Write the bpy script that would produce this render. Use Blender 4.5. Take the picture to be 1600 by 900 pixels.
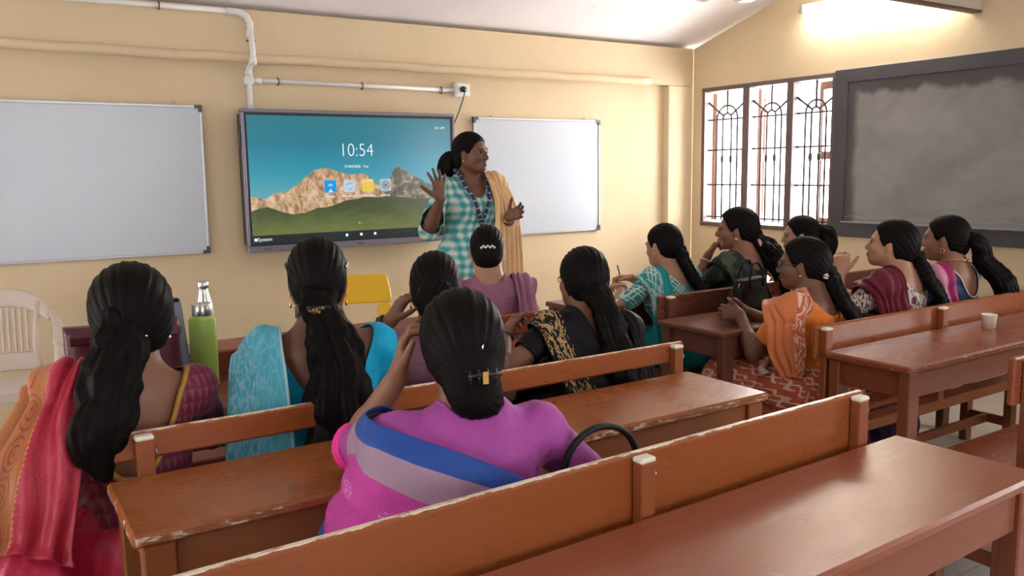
import bpy, bmesh, math, random
import numpy as np
from mathutils import Vector, Matrix
random.seed(4)
np.random.seed(4)
for _o in list(bpy.data.objects):
    bpy.data.objects.remove(_o)
SC = bpy.context.scene
COL = SC.collection

# ------------------------------------------------------------------ camera
CAM_H = 1.45
def cam_basis(yaw, pitch, roll):
    cy, sy, cp, sp = math.cos(yaw), math.sin(yaw), math.cos(pitch), math.sin(pitch)
    f = Vector((sy*cp, cy*cp, -sp)); r = Vector((cy, -sy, 0)); u = r.cross(f)
    return (r*math.cos(roll)+u*math.sin(roll)), (u*math.cos(roll)-r*math.sin(roll)), f
_r, _u, _f = cam_basis(0.573, 0.139, -0.015)
_cd = bpy.data.cameras.new('camera'); _cd.sensor_width = 36; _cd.lens = 1312/1600*36; _cd.clip_start = 0.02
CAM = bpy.data.objects.new('camera', _cd); COL.objects.link(CAM)
_m = Matrix((( _r.x, _u.x, -_f.x, 0), (_r.y, _u.y, -_f.y, 0), (_r.z, _u.z, -_f.z, CAM_H), (0, 0, 0, 1)))
CAM.matrix_world = _m
SC.camera = CAM

# ------------------------------------------------------------------ world, daylight, exposure
W = bpy.data.worlds.new('sky'); SC.world = W; W.use_nodes = True
_bg = W.node_tree.nodes['Background']; _bg.inputs[0].default_value = (0.93, 0.97, 1.0, 1); _bg.inputs[1].default_value = 5.0
def area(name, loc, aim, sx, sy, watts, col=(1, 0.97, 0.93)):
    d = bpy.data.lights.new(name, 'AREA'); d.shape = 'RECTANGLE'; d.size = sx; d.size_y = sy; d.energy = watts; d.color = col
    o = bpy.data.objects.new(name, d); COL.objects.link(o); o.location = loc
    o.rotation_euler = (Vector(aim)).to_track_quat('-Z', 'Y').to_euler()
    return o
# daylight entering the openings of the room (each stands just outside a real opening)
area('daylight_front_window', (6.25, 4.7, 1.60), (-1, 0, 0.06), 1.6, 1.5, 165, (1, 0.95, 0.94))
area('daylight_rear_window', (6.0, 0.2, 1.6), (-1, 0, -0.1), 1.6, 1.3, 30, (1, 0.98, 0.96))
area('daylight_left_door', (-2.95, 3.9, 1.15), (1, 0, 0), 1.0, 2.0, 4, (1, 0.93, 0.82))
area('daylight_left_window', (-2.95, 0.9, 1.6), (1, 0, -0.1), 1.5, 1.2, 13, (1, 0.96, 0.9))
area('daylight_back_window', (1.6, -3.0, 1.7), (0, 1, -0.1), 2.6, 1.2, 10, (1, 0.97, 0.94))
SC.view_settings.view_transform = 'Standard'
SC.view_settings.look = 'None'
SC.view_settings.gamma = 1
SC.view_settings.use_curve_mapping = False
SC.view_settings.exposure = 0.62

# ------------------------------------------------------------------ node helper
class NT:
    def __init__(s, name):
        s.m = bpy.data.materials.new(name); s.m.use_nodes = True
        s.t = s.m.node_tree; s.b = s.t.nodes['Principled BSDF']
    def n(s, typ, **kw):
        x = s.t.nodes.new('ShaderNode'+typ)
        for k, v in kw.items(): setattr(x, k, v)
        return x
    def l(s, a, b): s.t.links.new(a, b)
    def setin(s, node, key, v):
        if hasattr(v, 'is_output') or isinstance(v, bpy.types.NodeSocket): s.l(v, node.inputs[key])
        else: node.inputs[key].default_value = v
    def obj(s): return s.n('TexCoord').outputs['Object']
    def uv(s): return s.n('TexCoord').outputs['UV']
    def mapp(s, vec, scale=(1, 1, 1), loc=(0, 0, 0), rot=(0, 0, 0)):
        m = s.n('Mapping'); s.l(vec, m.inputs[0]); m.inputs['Scale'].default_value = scale
        m.inputs['Location'].default_value = loc; m.inputs['Rotation'].default_value = rot; return m.outputs[0]
    def noise(s, vec, scale=5, detail=3, rough=0.5, dist=0):
        x = s.n('TexNoise'); s.l(vec, x.inputs['Vector']); x.inputs['Scale'].default_value = scale
        x.inputs['Detail'].default_value = detail; x.inputs['Roughness'].default_value = rough; x.inputs['Distortion'].default_value = dist
        return x.outputs['Fac']
    def vor(s, vec, scale=5, feature='F1', out='Distance'):
        x = s.n('TexVoronoi', feature=feature); s.l(vec, x.inputs['Vector']); x.inputs['Scale'].default_value = scale; return x.outputs[out]
    def math(s, op, a, b=0.0, c=None):
        x = s.n('Math', operation=op); s.setin(x, 0, a); s.setin(x, 1, b)
        if c is not None: s.setin(x, 2, c)
        return x.outputs[0]
    def ramp(s, fac, stops, interp='LINEAR'):
        x = s.n('ValToRGB'); s.l(fac, x.inputs[0]); e = x.color_ramp; e.interpolation = interp
        while len(e.elements) < len(stops): e.elements.new(0.5)
        for el, (p, c) in zip(e.elements, stops):
            el.position = p; el.color = (c, c, c, 1) if isinstance(c, (int, float)) else (*c, 1)
        return x.outputs[0]
    def mix(s, fac, a, b, mode='MIX'):
        x = s.n('Mix', data_type='RGBA', blend_type=mode)
        s.setin(x, 0, fac)
        for k, v in ((6, a), (7, b)):
            if isinstance(v, tuple): x.inputs[k].default_value = (*v, 1)
            else: s.l(v, x.inputs[k])
        return x.outputs[2]
    def xyz(s, vec):
        x = s.n('SeparateXYZ'); s.l(vec, x.inputs[0]); return x.outputs
    def bump(s, h, strength=0.2, dist=0.01):
        x = s.n('Bump'); s.l(h, x.inputs['Height']); x.inputs['Strength'].default_value = strength; x.inputs['Distance'].default_value = dist
        s.l(x.outputs[0], s.b.inputs['Normal'])
    def col(s, v):
        if isinstance(v, tuple): s.b.inputs['Base Color'].default_value = (*v, 1)
        else: s.l(v, s.b.inputs['Base Color'])
    def set(s, rough=None, metal=None, spec=None, sheen=None, trans=None, emit=None, estr=None, alpha=None, coat=None):
        i = s.b.inputs
        for k, v in (('Roughness', rough), ('Metallic', metal), ('Specular IOR Level', spec), ('Sheen Weight', sheen), ('Transmission Weight', trans), ('Alpha', alpha), ('Coat Weight', coat), ('Emission Strength', estr)):
            if v is not None: s.setin(i and s.b, k, v)
        if emit is not None:
            if isinstance(emit, tuple): i['Emission Color'].default_value = (*emit, 1)
            else: s.l(emit, i['Emission Color'])
        return s

def plain(name, c, rough=0.5, metal=0.0, spec=0.5, var=0.08, scale=12, bump=0.0, **kw):
    t = NT(name); n = t.noise(t.obj(), scale, 4)
    a = tuple(max(0, x*(1-var)) for x in c); b = tuple(min(1, x*(1+var)) for x in c)
    t.col(t.mix(n, a, b)); t.set(rough=rough, metal=metal, spec=spec, **kw)
    if bump: t.bump(t.noise(t.obj(), scale*12, 3), bump, 0.002)
    return t.m

def plaster(name, c, stain, rough=0.85):
    t = NT(name); v = t.obj()
    n1 = t.noise(v, 0.9, 5, 0.55); n2 = t.noise(v, 7, 6, 0.65); n3 = t.noise(v, 60, 3)
    base = t.mix(t.ramp(n1, [(0.3, 0.0), (0.7, 1.0)]), tuple(x*0.93 for x in c), tuple(min(1, x*1.04) for x in c))
    blot = t.ramp(n2, [(0.60, 0.0), (0.72, 1.0)])
    base = t.mix(t.math('MULTIPLY', blot, 0.35), base, stain)
    sp = t.ramp(t.vor(v, 9), [(0.0, 1.0), (0.035, 0.0)])
    msk = t.ramp(t.noise(v, 1.7, 2), [(0.52, 0.0), (0.6, 1.0)])
    base = t.mix(t.math('MULTIPLY', sp, t.math('MULTIPLY', msk, 0.7)), base, tuple(x*0.45 for x in stain))
    t.col(base); t.set(rough=rough, spec=0.25)
    t.bump(t.math('ADD', t.math('MULTIPLY', n2, 0.8), t.math('MULTIPLY', n3, 0.35)), 0.35, 0.008)
    return t.m

M = {}
M['wall'] = plaster('cream_distemper_wall', (0.67, 0.53, 0.350), (0.58, 0.43, 0.27))
M['ceiling'] = plaster('whitewashed_ceiling', (0.86, 0.815, 0.825), (0.66, 0.60, 0.60))
def wood(name, c=(0.285, 0.088, 0.028), rough=0.30, wear=None, dark=0.80, bk=0.10, chip=(0.72, 0.62, 0.47)):
    """varnished bench wood; wear = list of (axis, sign, half size, strip width, threshold) of worn edges"""
    t = NT(name); v = t.obj()
    g = t.noise(t.mapp(v, (2.0, 26, 26)), 1.6, 5, 0.6, 0.6)
    big = t.noise(v, 2.3, 3)
    colr = t.mix(t.ramp(g, [(0.2, 0.0), (0.85, 1.0)]), tuple(x*dark for x in c), c)
    colr = t.mix(t.math('MULTIPLY', big, 0.3), colr, tuple(min(1, x*1.45) for x in c))
    scuff = t.ramp(t.noise(t.mapp(v, (6, 30, 30)), 3, 6, 0.7), [(0.60, 0.0), (0.90, 1.0)])
    colr = t.mix(t.math('MULTIPLY', scuff, 0.06), colr, (0.45, 0.24, 0.13))
    if wear:
        s = t.xyz(v); n = t.noise(t.mapp(v, (9, 40, 40)), 2.0, 6, 0.75)
        for ax, sg, half, wdt, th in wear:
            co = t.math('MULTIPLY', s[ax], float(sg))
            e = t.n('MapRange'); t.l(co, e.inputs[0]); e.inputs[1].default_value = half-wdt; e.inputs[2].default_value = half
            e.inputs[3].default_value = 0.0; e.inputs[4].default_value = 1.0
            m = t.ramp(t.math('MULTIPLY', e.outputs[0], n), [(th, 0.0), (th+0.05, 1.0)])
            colr = t.mix(m, colr, chip)
    t.col(colr)
    rr = t.ramp(t.noise(t.mapp(v, (3, 9, 9)), 2, 3, 0.6), [(0.3, rough*0.9), (0.75, min(1, rough*1.25))])
    t.set(rough=rr, spec=0.5)
    h = t.math('ADD', t.math('MULTIPLY', g, 0.5), t.noise(t.mapp(v, (10, 70, 70)), 2, 5, 0.7))
    if bk > 0.15: h = t.math('ADD', h, t.math('MULTIPLY', t.noise(t.mapp(v, (26, 110, 60), rot=(0, 0, 0.15)), 1.6, 6, 0.75, 0.6), 0.9))
    t.bump(h, bk, 0.003)
    return t.m

# ------------------------------------------------------------------ mesh helpers
def link(name, me, parent=None, mat=None, loc=None, rot=None):
    o = bpy.data.objects.new(name, me); COL.objects.link(o)
    if parent is not None: o.parent = parent
    if mat is not None and me is not None and not me.materials: me.materials.append(mat)
    if loc is not None: o.location = loc
    if rot is not None: o.rotation_euler = rot
    return o
def tag(o, label=None, cat=None, group=None, kind=None):
    if label: o['label'] = label
    if cat: o['category'] = cat
    if group: o['group'] = group
    if kind: o['kind'] = kind
    return o
def empty(name, loc=(0, 0, 0), rz=0, parent=None):
    o = bpy.data.objects.new(name, None); COL.objects.link(o); o.location = loc; o.rotation_euler = (0, 0, rz); o.empty_display_size = 0.1
    if parent is not None: o.parent = parent
    return o
def box_me(sx, sy, sz, bev=0.004, seg=1):
    bm = bmesh.new(); bmesh.ops.create_cube(bm, size=1); bmesh.ops.scale(bm, vec=(sx, sy, sz), verts=bm.verts)
    if bev > 0: bmesh.ops.bevel(bm, geom=bm.edges[:], offset=min(bev, min(sx, sy, sz)*0.45), segments=seg, profile=0.5, affect='EDGES')
    me = bpy.data.meshes.new('box'); bm.to_mesh(me); bm.free(); return me
def box(name, x0, x1, y0, y1, z0, z1, mat, parent=None, bev=0.004, rot=None):
    """box from world limits (in the parent's frame when parented)"""
    return link(name, box_me(abs(x1-x0), abs(y1-y0), abs(z1-z0), bev), parent, mat, ((x0+x1)/2, (y0+y1)/2, (z0+z1)/2), rot)
def smooth(me):
    me.polygons.foreach_set('use_smooth', [True]*len(me.polygons)); return me
def tube_bm(bm, pts, r, seg=8, closed=False, rads=None):
    pts = [Vector(p) for p in pts]; n = len(pts); rings = []
    up = Vector((0, 0, 1)); prev = None
    for i, p in enumerate(pts):
        if closed: t = pts[(i+1) % n]-pts[i-1]
        else: t = pts[min(i+1, n-1)]-pts[max(i-1, 0)]
        t.normalize()
        if prev is None:
            a = t.cross(up)
            if a.length < 1e-3: a = t.cross(Vector((1, 0, 0)))
        else: a = prev-t*prev.dot(t)
        a.normalize(); prev = a; b = t.cross(a); rr = rads[i] if rads else r
        rings.append([bm.verts.new(p+a*(rr*math.cos(2*math.pi*k/seg))+b*(rr*math.sin(2*math.pi*k/seg))) for k in range(seg)])
    m = n if closed else n-1
    for i in range(m):
        A, B = rings[i], rings[(i+1) % n]
        for k in range(seg): bm.faces.new((A[k], A[(k+1) % seg], B[(k+1) % seg], B[k]))
    if not closed:
        bm.faces.new(rings[0][::-1]); bm.faces.new(rings[-1])
def tube(name, pts, r, mat, parent=None, seg=8, closed=False, rads=None):
    bm = bmesh.new(); tube_bm(bm, pts, r, seg, closed, rads)
    bmesh.ops.recalc_face_normals(bm, faces=bm.faces)
    me = bpy.data.meshes.new(name); bm.to_mesh(me); bm.free(); smooth(me); return link(name, me, parent, mat)
def lathe_me(prof, seg=24):
    bm = bmesh.new(); rings = []
    for r, z in prof:
        rings.append([bm.verts.new((r*math.cos(2*math.pi*k/seg), r*math.sin(2*math.pi*k/seg), z)) for k in range(seg)] if r > 1e-5 else [bm.verts.new((0, 0, z))])
    for A, B in zip(rings, rings[1:]):
        for k in range(seg):
            a0, a1 = A[k % len(A)], A[(k+1) % seg % len(A)]; b0, b1 = B[k % len(B)], B[(k+1) % seg % len(B)]
            vs = []
            for v in (a0, a1, b1, b0):
                if v not in vs: vs.append(v)
            if len(vs) > 2: bm.faces.new(vs)
    bmesh.ops.recalc_face_normals(bm, faces=bm.faces)
    me = bpy.data.meshes.new('lathe'); bm.to_mesh(me); bm.free(); return smooth(me)
def lathe(name, prof, mat, parent=None, loc=None, seg=24, rot=None):
    return link(name, lathe_me(prof, seg), parent, mat, loc, rot)
def poly_me(outline, depth, axis='z'):
    """extruded polygon: outline in (a,b), from 0 to depth"""
    bm = bmesh.new()
    f = {'z': lambda a, b, c: (a, b, c), 'y': lambda a, b, c: (a, c, b), 'x': lambda a, b, c: (c, a, b)}[axis]
    lo = [bm.verts.new(f(a, b, 0)) for a, b in outline]; hi = [bm.verts.new(f(a, b, depth)) for a, b in outline]
    n = len(outline); bm.faces.new(lo[::-1]); bm.faces.new(hi)
    for i in range(n): bm.faces.new((lo[i], lo[(i+1) % n], hi[(i+1) % n], hi[i]))
    bmesh.ops.recalc_face_normals(bm, faces=bm.faces)
    me = bpy.data.meshes.new('poly'); bm.to_mesh(me); bm.free(); return me
def rrect(x0, x1, y0, y1, r, n=4):
    o = []
    for cx, cy, a0 in ((x1-r, y1-r, 0), (x0+r, y1-r, 90), (x0+r, y0+r, 180), (x1-r, y0+r, 270)):
        for k in range(n+1):
            a = math.radians(a0+90*k/n); o.append((cx+r*math.cos(a), cy+r*math.sin(a)))
    return o
def copy_tree(o, parent=None):
    c = o.copy(); COL.objects.link(c); c.parent = parent
    for ch in list(o.children):
        copy_tree(ch, c)
    return c

# ------------------------------------------------------------------ the room
YW, XW, XL, YB = 5.52, 5.51, -2.4, -2.5       # front wall, right wall, left wall, back wall
CZ, CS = 2.486, 0.292                         # ceiling height at the front wall and its rise towards the back
YR = 1.5                                      # ridge
def cz(y): return CZ+CS*(YW-y) if y > YR else CZ+CS*(YW-YR)-CS*(YR-y)
def slab(name, quad_top, thick, mat, down=False):
    pass
tf = NT('polished_cement_tile_floor'); _v = tf.obj()
_br = tf.n('TexBrick'); tf.l(_v, _br.inputs['Vector']); _br.offset = 0.0; _br.inputs['Scale'].default_value = 1.0
_br.inputs['Color1'].default_value = (0.50, 0.46, 0.42, 1); _br.inputs['Color2'].default_value = (0.45, 0.42, 0.385, 1); _br.inputs['Mortar'].default_value = (0.25, 0.23, 0.21, 1)
_br.inputs['Mortar Size'].default_value = 0.003; _br.inputs['Brick Width'].default_value = 0.6; _br.inputs['Row Height'].default_value = 0.6
tf.col(tf.mix(tf.math('MULTIPLY', tf.noise(_v, 3, 5), 0.5), _br.outputs['Color'], (0.38, 0.35, 0.33))); tf.set(rough=0.35)
M['floor'] = tf.m
fl = box('floor', XL-0.15, XW+0.15, YB-0.15, YW+0.15, -0.1, 0.0, M['floor'], bev=0); tag(fl, kind='structure', label='pale grey cement tile floor of the classroom')

def wall_with_holes(name, axis, at, out, lo, hi, ztop, holes, mat, label):
    """wall in the plane axis=at made of one mesh with rectangular openings; out = thickness direction, ztop(c) its top"""
    us = sorted({lo, hi, *[h[0] for h in holes], *[h[1] for h in holes], *( [YR] if lo < YR < hi and axis == 'x' else [])})
    bm = bmesh.new()
    def P(u, z, w): return (at+w*out, u, z) if axis == 'x' else (u, at+w*out, z)
    def prism(u0, u1, za0, za1, zb0, zb1):
        vs = [bm.verts.new(P(u, z, w)) for w in (0, 1) for u, z in ((u0, za0), (u1, zb0), (u1, zb1), (u0, za1))]
        for f in ((0, 1, 2, 3), (7, 6, 5, 4), (0, 4, 5, 1), (1, 5, 6, 2), (2, 6, 7, 3), (3, 7, 4, 0)): bm.faces.new([vs[i] for i in f])
    for u0, u1 in zip(us, us[1:]):
        hs = sorted([(h[2], h[3]) for h in holes if h[0] <= u0 and h[1] >= u1])
        z0 = 0.0
        for a, b in hs:
            if a > z0: prism(u0, u1, z0, a, z0, a)
            z0 = b
        prism(u0, u1, z0, ztop(u0), z0, ztop(u1))
    bmesh.ops.remove_doubles(bm, verts=bm.verts, dist=1e-5)
    bmesh.ops.recalc_face_normals(bm, faces=bm.faces)
    me = bpy.data.meshes.new(name); bm.to_mesh(me); bm.free()
    return tag(link(name, me, None, mat), kind='structure', label=label)

REC = 0.07     # the infill panel of the front wall stands back behind beam and column
wf = wall_with_holes('wall_front', 'y', YW+REC, 0.15, XL-0.15, XW+0.15, lambda u: CZ, [], M['wall'], 'cream painted front wall carrying boards and screen')
box('beam', XL, XW, YW, YW+REC+0.01, 2.165, CZ, M['wall'], wf, bev=0.006)
box('column', 5.215, XW, YW, YW+REC+0.01, 0.0, 2.165, M['wall'], wf, bev=0.008)
# rounded plaster ledge along the foot of the beam
_bm = bmesh.new(); _pr = [(0.0, 2.156), (-0.018, 2.158), (-0.03, 2.170), (-0.034, 2.186), (-0.028, 2.204), (-0.014, 2.214), (0.004, 2.217)]
_rg = []
for i in range(60):
    x = XL+(4.99-XL)*i/59; dz = 0.003*math.sin(i*1.3)+0.002*math.sin(i*0.37)
    _rg.append([_bm.verts.new((x, YW+a*(1+0.08*math.sin(i*2.1)), z+dz)) for a, z in _pr])
for A, B in zip(_rg, _rg[1:]):
    for k in range(len(_pr)-1): _bm.faces.new((A[k], B[k], B[k+1], A[k+1]))
_bm.faces.new(_rg[-1]); _bm.faces.new(_rg[0][::-1])
bmesh.ops.recalc_face_normals(_bm, faces=_bm.faces)
_me = bpy.data.meshes.new('plaster_ledge'); _bm.to_mesh(_me); _bm.free(); smooth(_me); link('plaster_ledge', _me, wf, M['wall'])

WIN = (4.075, 5.385, 0.955, 2.12)        # y0,y1,z0,z1 of the visible window opening
wr = wall_with_holes('wall_right', 'x', XW, 0.2, YB, YW, lambda u: cz(u), [WIN, (-0.6, 1.0, 0.95, 2.15)], M['wall'], 'cream painted right wall with window and blackboard')
wl = wall_with_holes('wall_left', 'x', XL, -0.2, YB, YW, lambda u: cz(u), [(3.4, 4.4, 0.0, 2.1), (0.2, 1.7, 0.95, 2.15)], M['wall'], 'cream painted left wall out of view')
wb = wall_with_holes('wall_back', 'y', YB, -0.2, XL-0.15, XW+0.15, lambda u: cz(YB), [(0.3, 2.9, 1.05, 2.25)], M['wall'], 'cream painted back wall behind the camera')
# sloped ceiling, two pitches
_bm = bmesh.new()
_ys = [YW+0.15, YR, YB-0.2]
for a, b in zip(_ys, _ys[1:]):
    for dz in (0, 0.12):
        pass
_vs = [[_bm.verts.new((x, y, cz(min(max(y, YB), YW))+dz)) for y in _ys for x in (XL-0.2, XW+0.2)] for dz in (0, 0.12)]
for k in range(2):
    for L, fl_ in ((_vs[0], 1), (_vs[1], 0)):
        _bm.faces.new((L[2*k], L[2*k+1], L[2*k+3], L[2*k+2]))
lo_, hi_ = _vs
for a, b in ((0, 1), (1, 3), (3, 5), (5, 4), (4, 2), (2, 0)): _bm.faces.new((lo_[a], lo_[b], hi_[b], hi_[a]))
bmesh.ops.recalc_face_normals(_bm, faces=_bm.faces)
_me = bpy.data.meshes.new('ceiling'); _bm.to_mesh(_me); _bm.free()
tag(link('ceiling', _me, None, M['ceiling']), kind='structure', label='sloped whitewashed ceiling rising away from the front wall')
M['beam'] = plaster('white_painted_tie_beam', (0.66, 0.60, 0.56), (0.42, 0.27, 0.2))
M['beam_edge'] = plain('brown_beam_edge', (0.16, 0.09, 0.075), 0.6)
tb = box('trim_1', XL, XW, 3.0, 3.06, 2.41, 2.78, M['beam'], bev=0.004); tag(tb, kind='structure', label='pale tie beam crossing the room below the ceiling')
box('underside_strip', XL, XW, 2.998, 3.062, 2.398, 2.412, M['beam_edge'], None, bev=0.002)
_us = bpy.data.objects['underside_strip']; _us.parent = tb; _us.matrix_parent_inverse = Matrix.Translation(-Vector(tb.location))

# ------------------------------------------------------------------ window with grille
M['win_frame'] = plain('weathered_purple_brown_paint', (0.125, 0.085, 0.085), 0.6, var=0.35, scale=9, bump=0.15)
M['iron'] = plain('dark_grille_iron', (0.10, 0.085, 0.09), 0.55, 0.3)
M['shutter'] = plain('red_brown_shutter_wood', (0.36, 0.20, 0.165), 0.55, var=0.2)
_g = NT('shutter_glass'); _g.col((0.92, 0.95, 0.97)); _g.set(rough=0.03, trans=1.0); _g.b.inputs['IOR'].default_value = 1.1; M['glass'] = _g.m
w1 = empty('window_1', (XW, 4.73, 0.0)); tag(w1, kind='structure', label='barred window with weathered frame beside the blackboard')
def wp(name, y0, y1, z0, z1, x0, x1, mat, par=None, bev=0.003):
    return box(name, x0, x1, y0-4.73, y1-4.73, z0, z1, mat, par or w1, bev)
wp('window_head', 4.035, 5.40, 2.10, 2.135, -0.018, 0.08, M['win_frame'])
wp('window_sill', 4.035, 5.40, 0.94, 0.975, -0.02, 0.10, M['win_frame'])
for a, b in ((5.365, 5.40), (4.035, 4.075), (4.868, 4.938), (4.425, 4.488)):
    wp('window_post', a, b, 0.975, 2.10, -0.015, 0.08, M['win_frame'])
BAYS = [(4.938, 5.365), (4.488, 4.868), (4.075, 4.425)]
for y0, y1 in BAYS:
    c = (y0+y1)/2-4.73; wdt = (y1-y0)
    z0, z1 = 0.975, 2.10
    for z in (1.02, 1.30, 1.60, 1.86):
        tube('grille_bar', [(0.045, y0-4.73, z), (0.045, y1-4.73, z)], 0.0075, M['iron'], w1, 6)
    rad = wdt*0.27
    for r_, zb in ((rad, 1.86), (rad*0.42, 1.86)):
        pts = [(0.04, c-r_, z0+0.02)]+[(0.04, c-r_*math.cos(math.pi*k/12), zb+r_*math.sin(math.pi*k/12)) for k in range(13)]+[(0.04, c+r_, z0+0.02)]
        tube('grille_arch', pts, 0.0085, M['iron'], w1, 6)
    for a in (35, 90, 145):
        dx, dz = math.cos(math.radians(a)), math.sin(math.radians(a))
        L = min((z1-1.86)/dz, (wdt/2)/abs(dx) if abs(dx) > 0.01 else 9)
        tube('grille_ray', [(0.04, c+dx*rad*0.42, 1.86+dz*rad*0.42), (0.04, c+dx*L, 1.86+dz*L)], 0.009, M['iron'], w1, 6)
    for s in (-1, 1):     # spindle beads on the straight bars
        lathe('grille_bead', [(0, -0.05), (0.014, -0.02), (0.016, 0), (0.014, 0.02), (0, 0.05)], M['iron'], w1, (0.04, c+s*rad*0.42, 1.52), 8)
def leaf(yh, wdt, ang, sgn, hinge=True):
    """glazed shutter leaf swung outwards about the jamb at y=yh"""
    o = empty('shutter_leaf', (0.12, yh-4.73, 0), 0, w1); o.rotation_euler = (0, 0, math.radians(ang))
    z0, z1 = 0.985, 2.095; t = 0.03
    def lb(n, a, b, c, d, m=M['shutter'], th=t): return box(n, -th/2, th/2, min(sgn*a, sgn*b), max(sgn*a, sgn*b), c, d, m, o, 0.003)
    lb('stile', 0, 0.035, z0, z1); lb('stile', wdt-0.035, wdt, z0, z1)
    for a, b in ((z0, z0+0.06), (1.50, 1.56), (z1-0.06, z1)): lb('rail', 0.035, wdt-0.035, a, b)
    lb('pane', 0.03, wdt-0.03, z0+0.05, 1.51, M['glass'], 0.004); lb('pane', 0.03, wdt-0.03, 1.55, z1-0.05, M['glass'], 0.004)
leaf(5.365, 0.40, 122, -1); leaf(4.868, 0.36, 124, -1); leaf(4.075, 0.22, -8, 1)
# the two openings behind the camera's right and on the left get simple frames
for nm, (xx, ya, yb_, za, zb_) in (('window_2', (XW, -0.6, 1.0, 0.95, 2.15)), ('window_3', (XL, 0.2, 1.7, 0.95, 2.15))):
    e = empty(nm, (xx, (ya+yb_)/2, 0)); tag(e, kind='structure', label='plain framed window opening outside the picture')
    hh = (yb_-ya)/2; s = 1 if xx > 0 else -1
    for a, b, c, d in ((-hh, hh, zb_-0.04, zb_), (-hh, hh, za, za+0.04), (-hh, -hh+0.05, za+0.04, zb_-0.04), (hh-0.05, hh, za+0.04, zb_-0.04), (-0.03, 0.03, za+0.04, zb_-0.04)):
        box('window_post', min(0, s*0.08), max(0, s*0.08), a, b, c, d, M['win_frame'], e)
e = empty('window_4', (1.6, YB, 0)); tag(e, kind='structure', label='wide framed window opening behind the camera')
for a, b, c, d in ((-1.3, 1.3, 2.21, 2.25), (-1.3, 1.3, 1.05, 1.09), (-1.3, -1.25, 1.09, 2.21), (1.25, 1.3, 1.09, 2.21), (-0.03, 0.03, 1.09, 2.21)):
    box('window_post', a, b, -0.08, 0, c, d, M['win_frame'], e)

# ------------------------------------------------------------------ blackboard
bb = empty('blackboard', (XW, 2.82, 0.0)); tag(bb, 'large chalk-smeared blackboard with dark frame on the right wall', 'blackboard')
_t = NT('chalk_smeared_slate'); _v = _t.obj()
_n = _t.noise(_t.mapp(_v, (1, 1.1, 1.6)), 2.2, 6, 0.65, 0.4)
_s = _t.xyz(_v)
_edge = _t.math('ADD', _t.math('ADD', _s[2], 1.545), _t.math('MULTIPLY', _t.noise(_t.mapp(_v, (1, 1.6, 0.2)), 2.6, 2), 0.26))
_top = _t.ramp(_t.math('SUBTRACT', 2.17, _edge), [(0.06, 0.0), (0.10, 1.0)])
_lft = _t.ramp(_t.math('SUBTRACT', 1.12, _t.math('ADD', _s[1], _t.math('MULTIPLY', _t.noise(_v, 5, 2), 0.06))), [(0.03, 0.0), (0.08, 1.0)])
_msk = _t.math('MULTIPLY', _top, _lft)
_base = _t.mix(_n, (0.075, 0.062, 0.070), (0.11, 0.095, 0.105))
_ch = _t.mix(_t.ramp(_n, [(0.25, 0.0), (0.75, 1.0)]), (0.190, 0.18, 0.185), (0.31, 0.30, 0.30))
_line = _t.ramp(_t.math('ABSOLUTE', _t.math('SUBTRACT', _s[2], _t.math('ADD', -0.495, _t.math('MULTIPLY', _t.noise(_t.mapp(_v, (0, 3, 0)), 3, 3), 0.05)))), [(0.0, 0.30), (0.006, 0.0)])
_t.col(_t.mix(_line, _t.mix(_msk, _base, _ch), (0.45, 0.44, 0.44))); _t.set(rough=0.75, spec=0.3); _t.bump(_t.noise(_v, 90, 3), 0.1, 0.002)
M['slate'] = _t.m
M['bb_frame'] = plain('dull_black_board_border', (0.062, 0.056, 0.068), 0.6, var=0.25, scale=5)
M['chalkledge'] = plain('chalk_dusted_ledge', (0.20, 0.19, 0.20), 0.8)
box('slate', -0.018, 0.0, -1.12, 1.12, 1.03, 2.06, M['slate'], bb, 0.001)
for nm, a, b, c, d in (('frame_top', -1.222, 1.222, 2.05, 2.146), ('frame_bottom', -1.222, 1.222, 0.924, 1.035), ('frame_side', 1.11, 1.222, 1.03, 2.055), ('frame_side', -1.222, -1.11, 1.03, 2.055)):
    box(nm, -0.03, 0.0, a, b, c, d, M['bb_frame'], bb, 0.003)
box('chalk_ledge', -0.05, -0.018, -1.12, 1.12, 1.028, 1.040, M['chalkledge'], bb, 0.003)

# ------------------------------------------------------------------ tube light on the right wall
M['white_plastic'] = plain('white_plastic', (0.78, 0.77, 0.74), 0.4, var=0.03)
M['tube_cap'] = plain('grey_lamp_holder', (0.40, 0.36, 0.33), 0.5)
_t = NT('lit_fluorescent_tube'); _t.col((1, 1, 1)); _t.set(rough=0.4, emit=(1.0, 0.94, 0.82), estr=120.0); M['tube_lit'] = _t.m
tl = empty('tube_light', (XW, 3.74, 2.61)); tag(tl, 'lit fluorescent tube light above the blackboard', 'tube light')
tl.rotation_euler = (math.radians(1.5), 0, 0)
box('batten', -0.035, 0.0, -0.62, 0.62, -0.005, 0.045, M['white_plastic'], tl, 0.006)
link('tube', smooth(lathe_me([(0, -0.575), (0.013, -0.575), (0.013, 0.575), (0, 0.575)], 14)), tl, M['tube_lit'], (-0.055, 0, -0.005), (math.radians(90), 0, 0))
for s in (-1, 1): box('lamp_holder', -0.075, -0.03, s*0.595-0.022, s*0.595+0.022, -0.028, 0.03, M['tube_cap'], tl, 0.006)
box('support_clip', -0.072, -0.03, -0.02, 0.02, -0.022, -0.017, M['tube_cap'], tl, 0.001)

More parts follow.
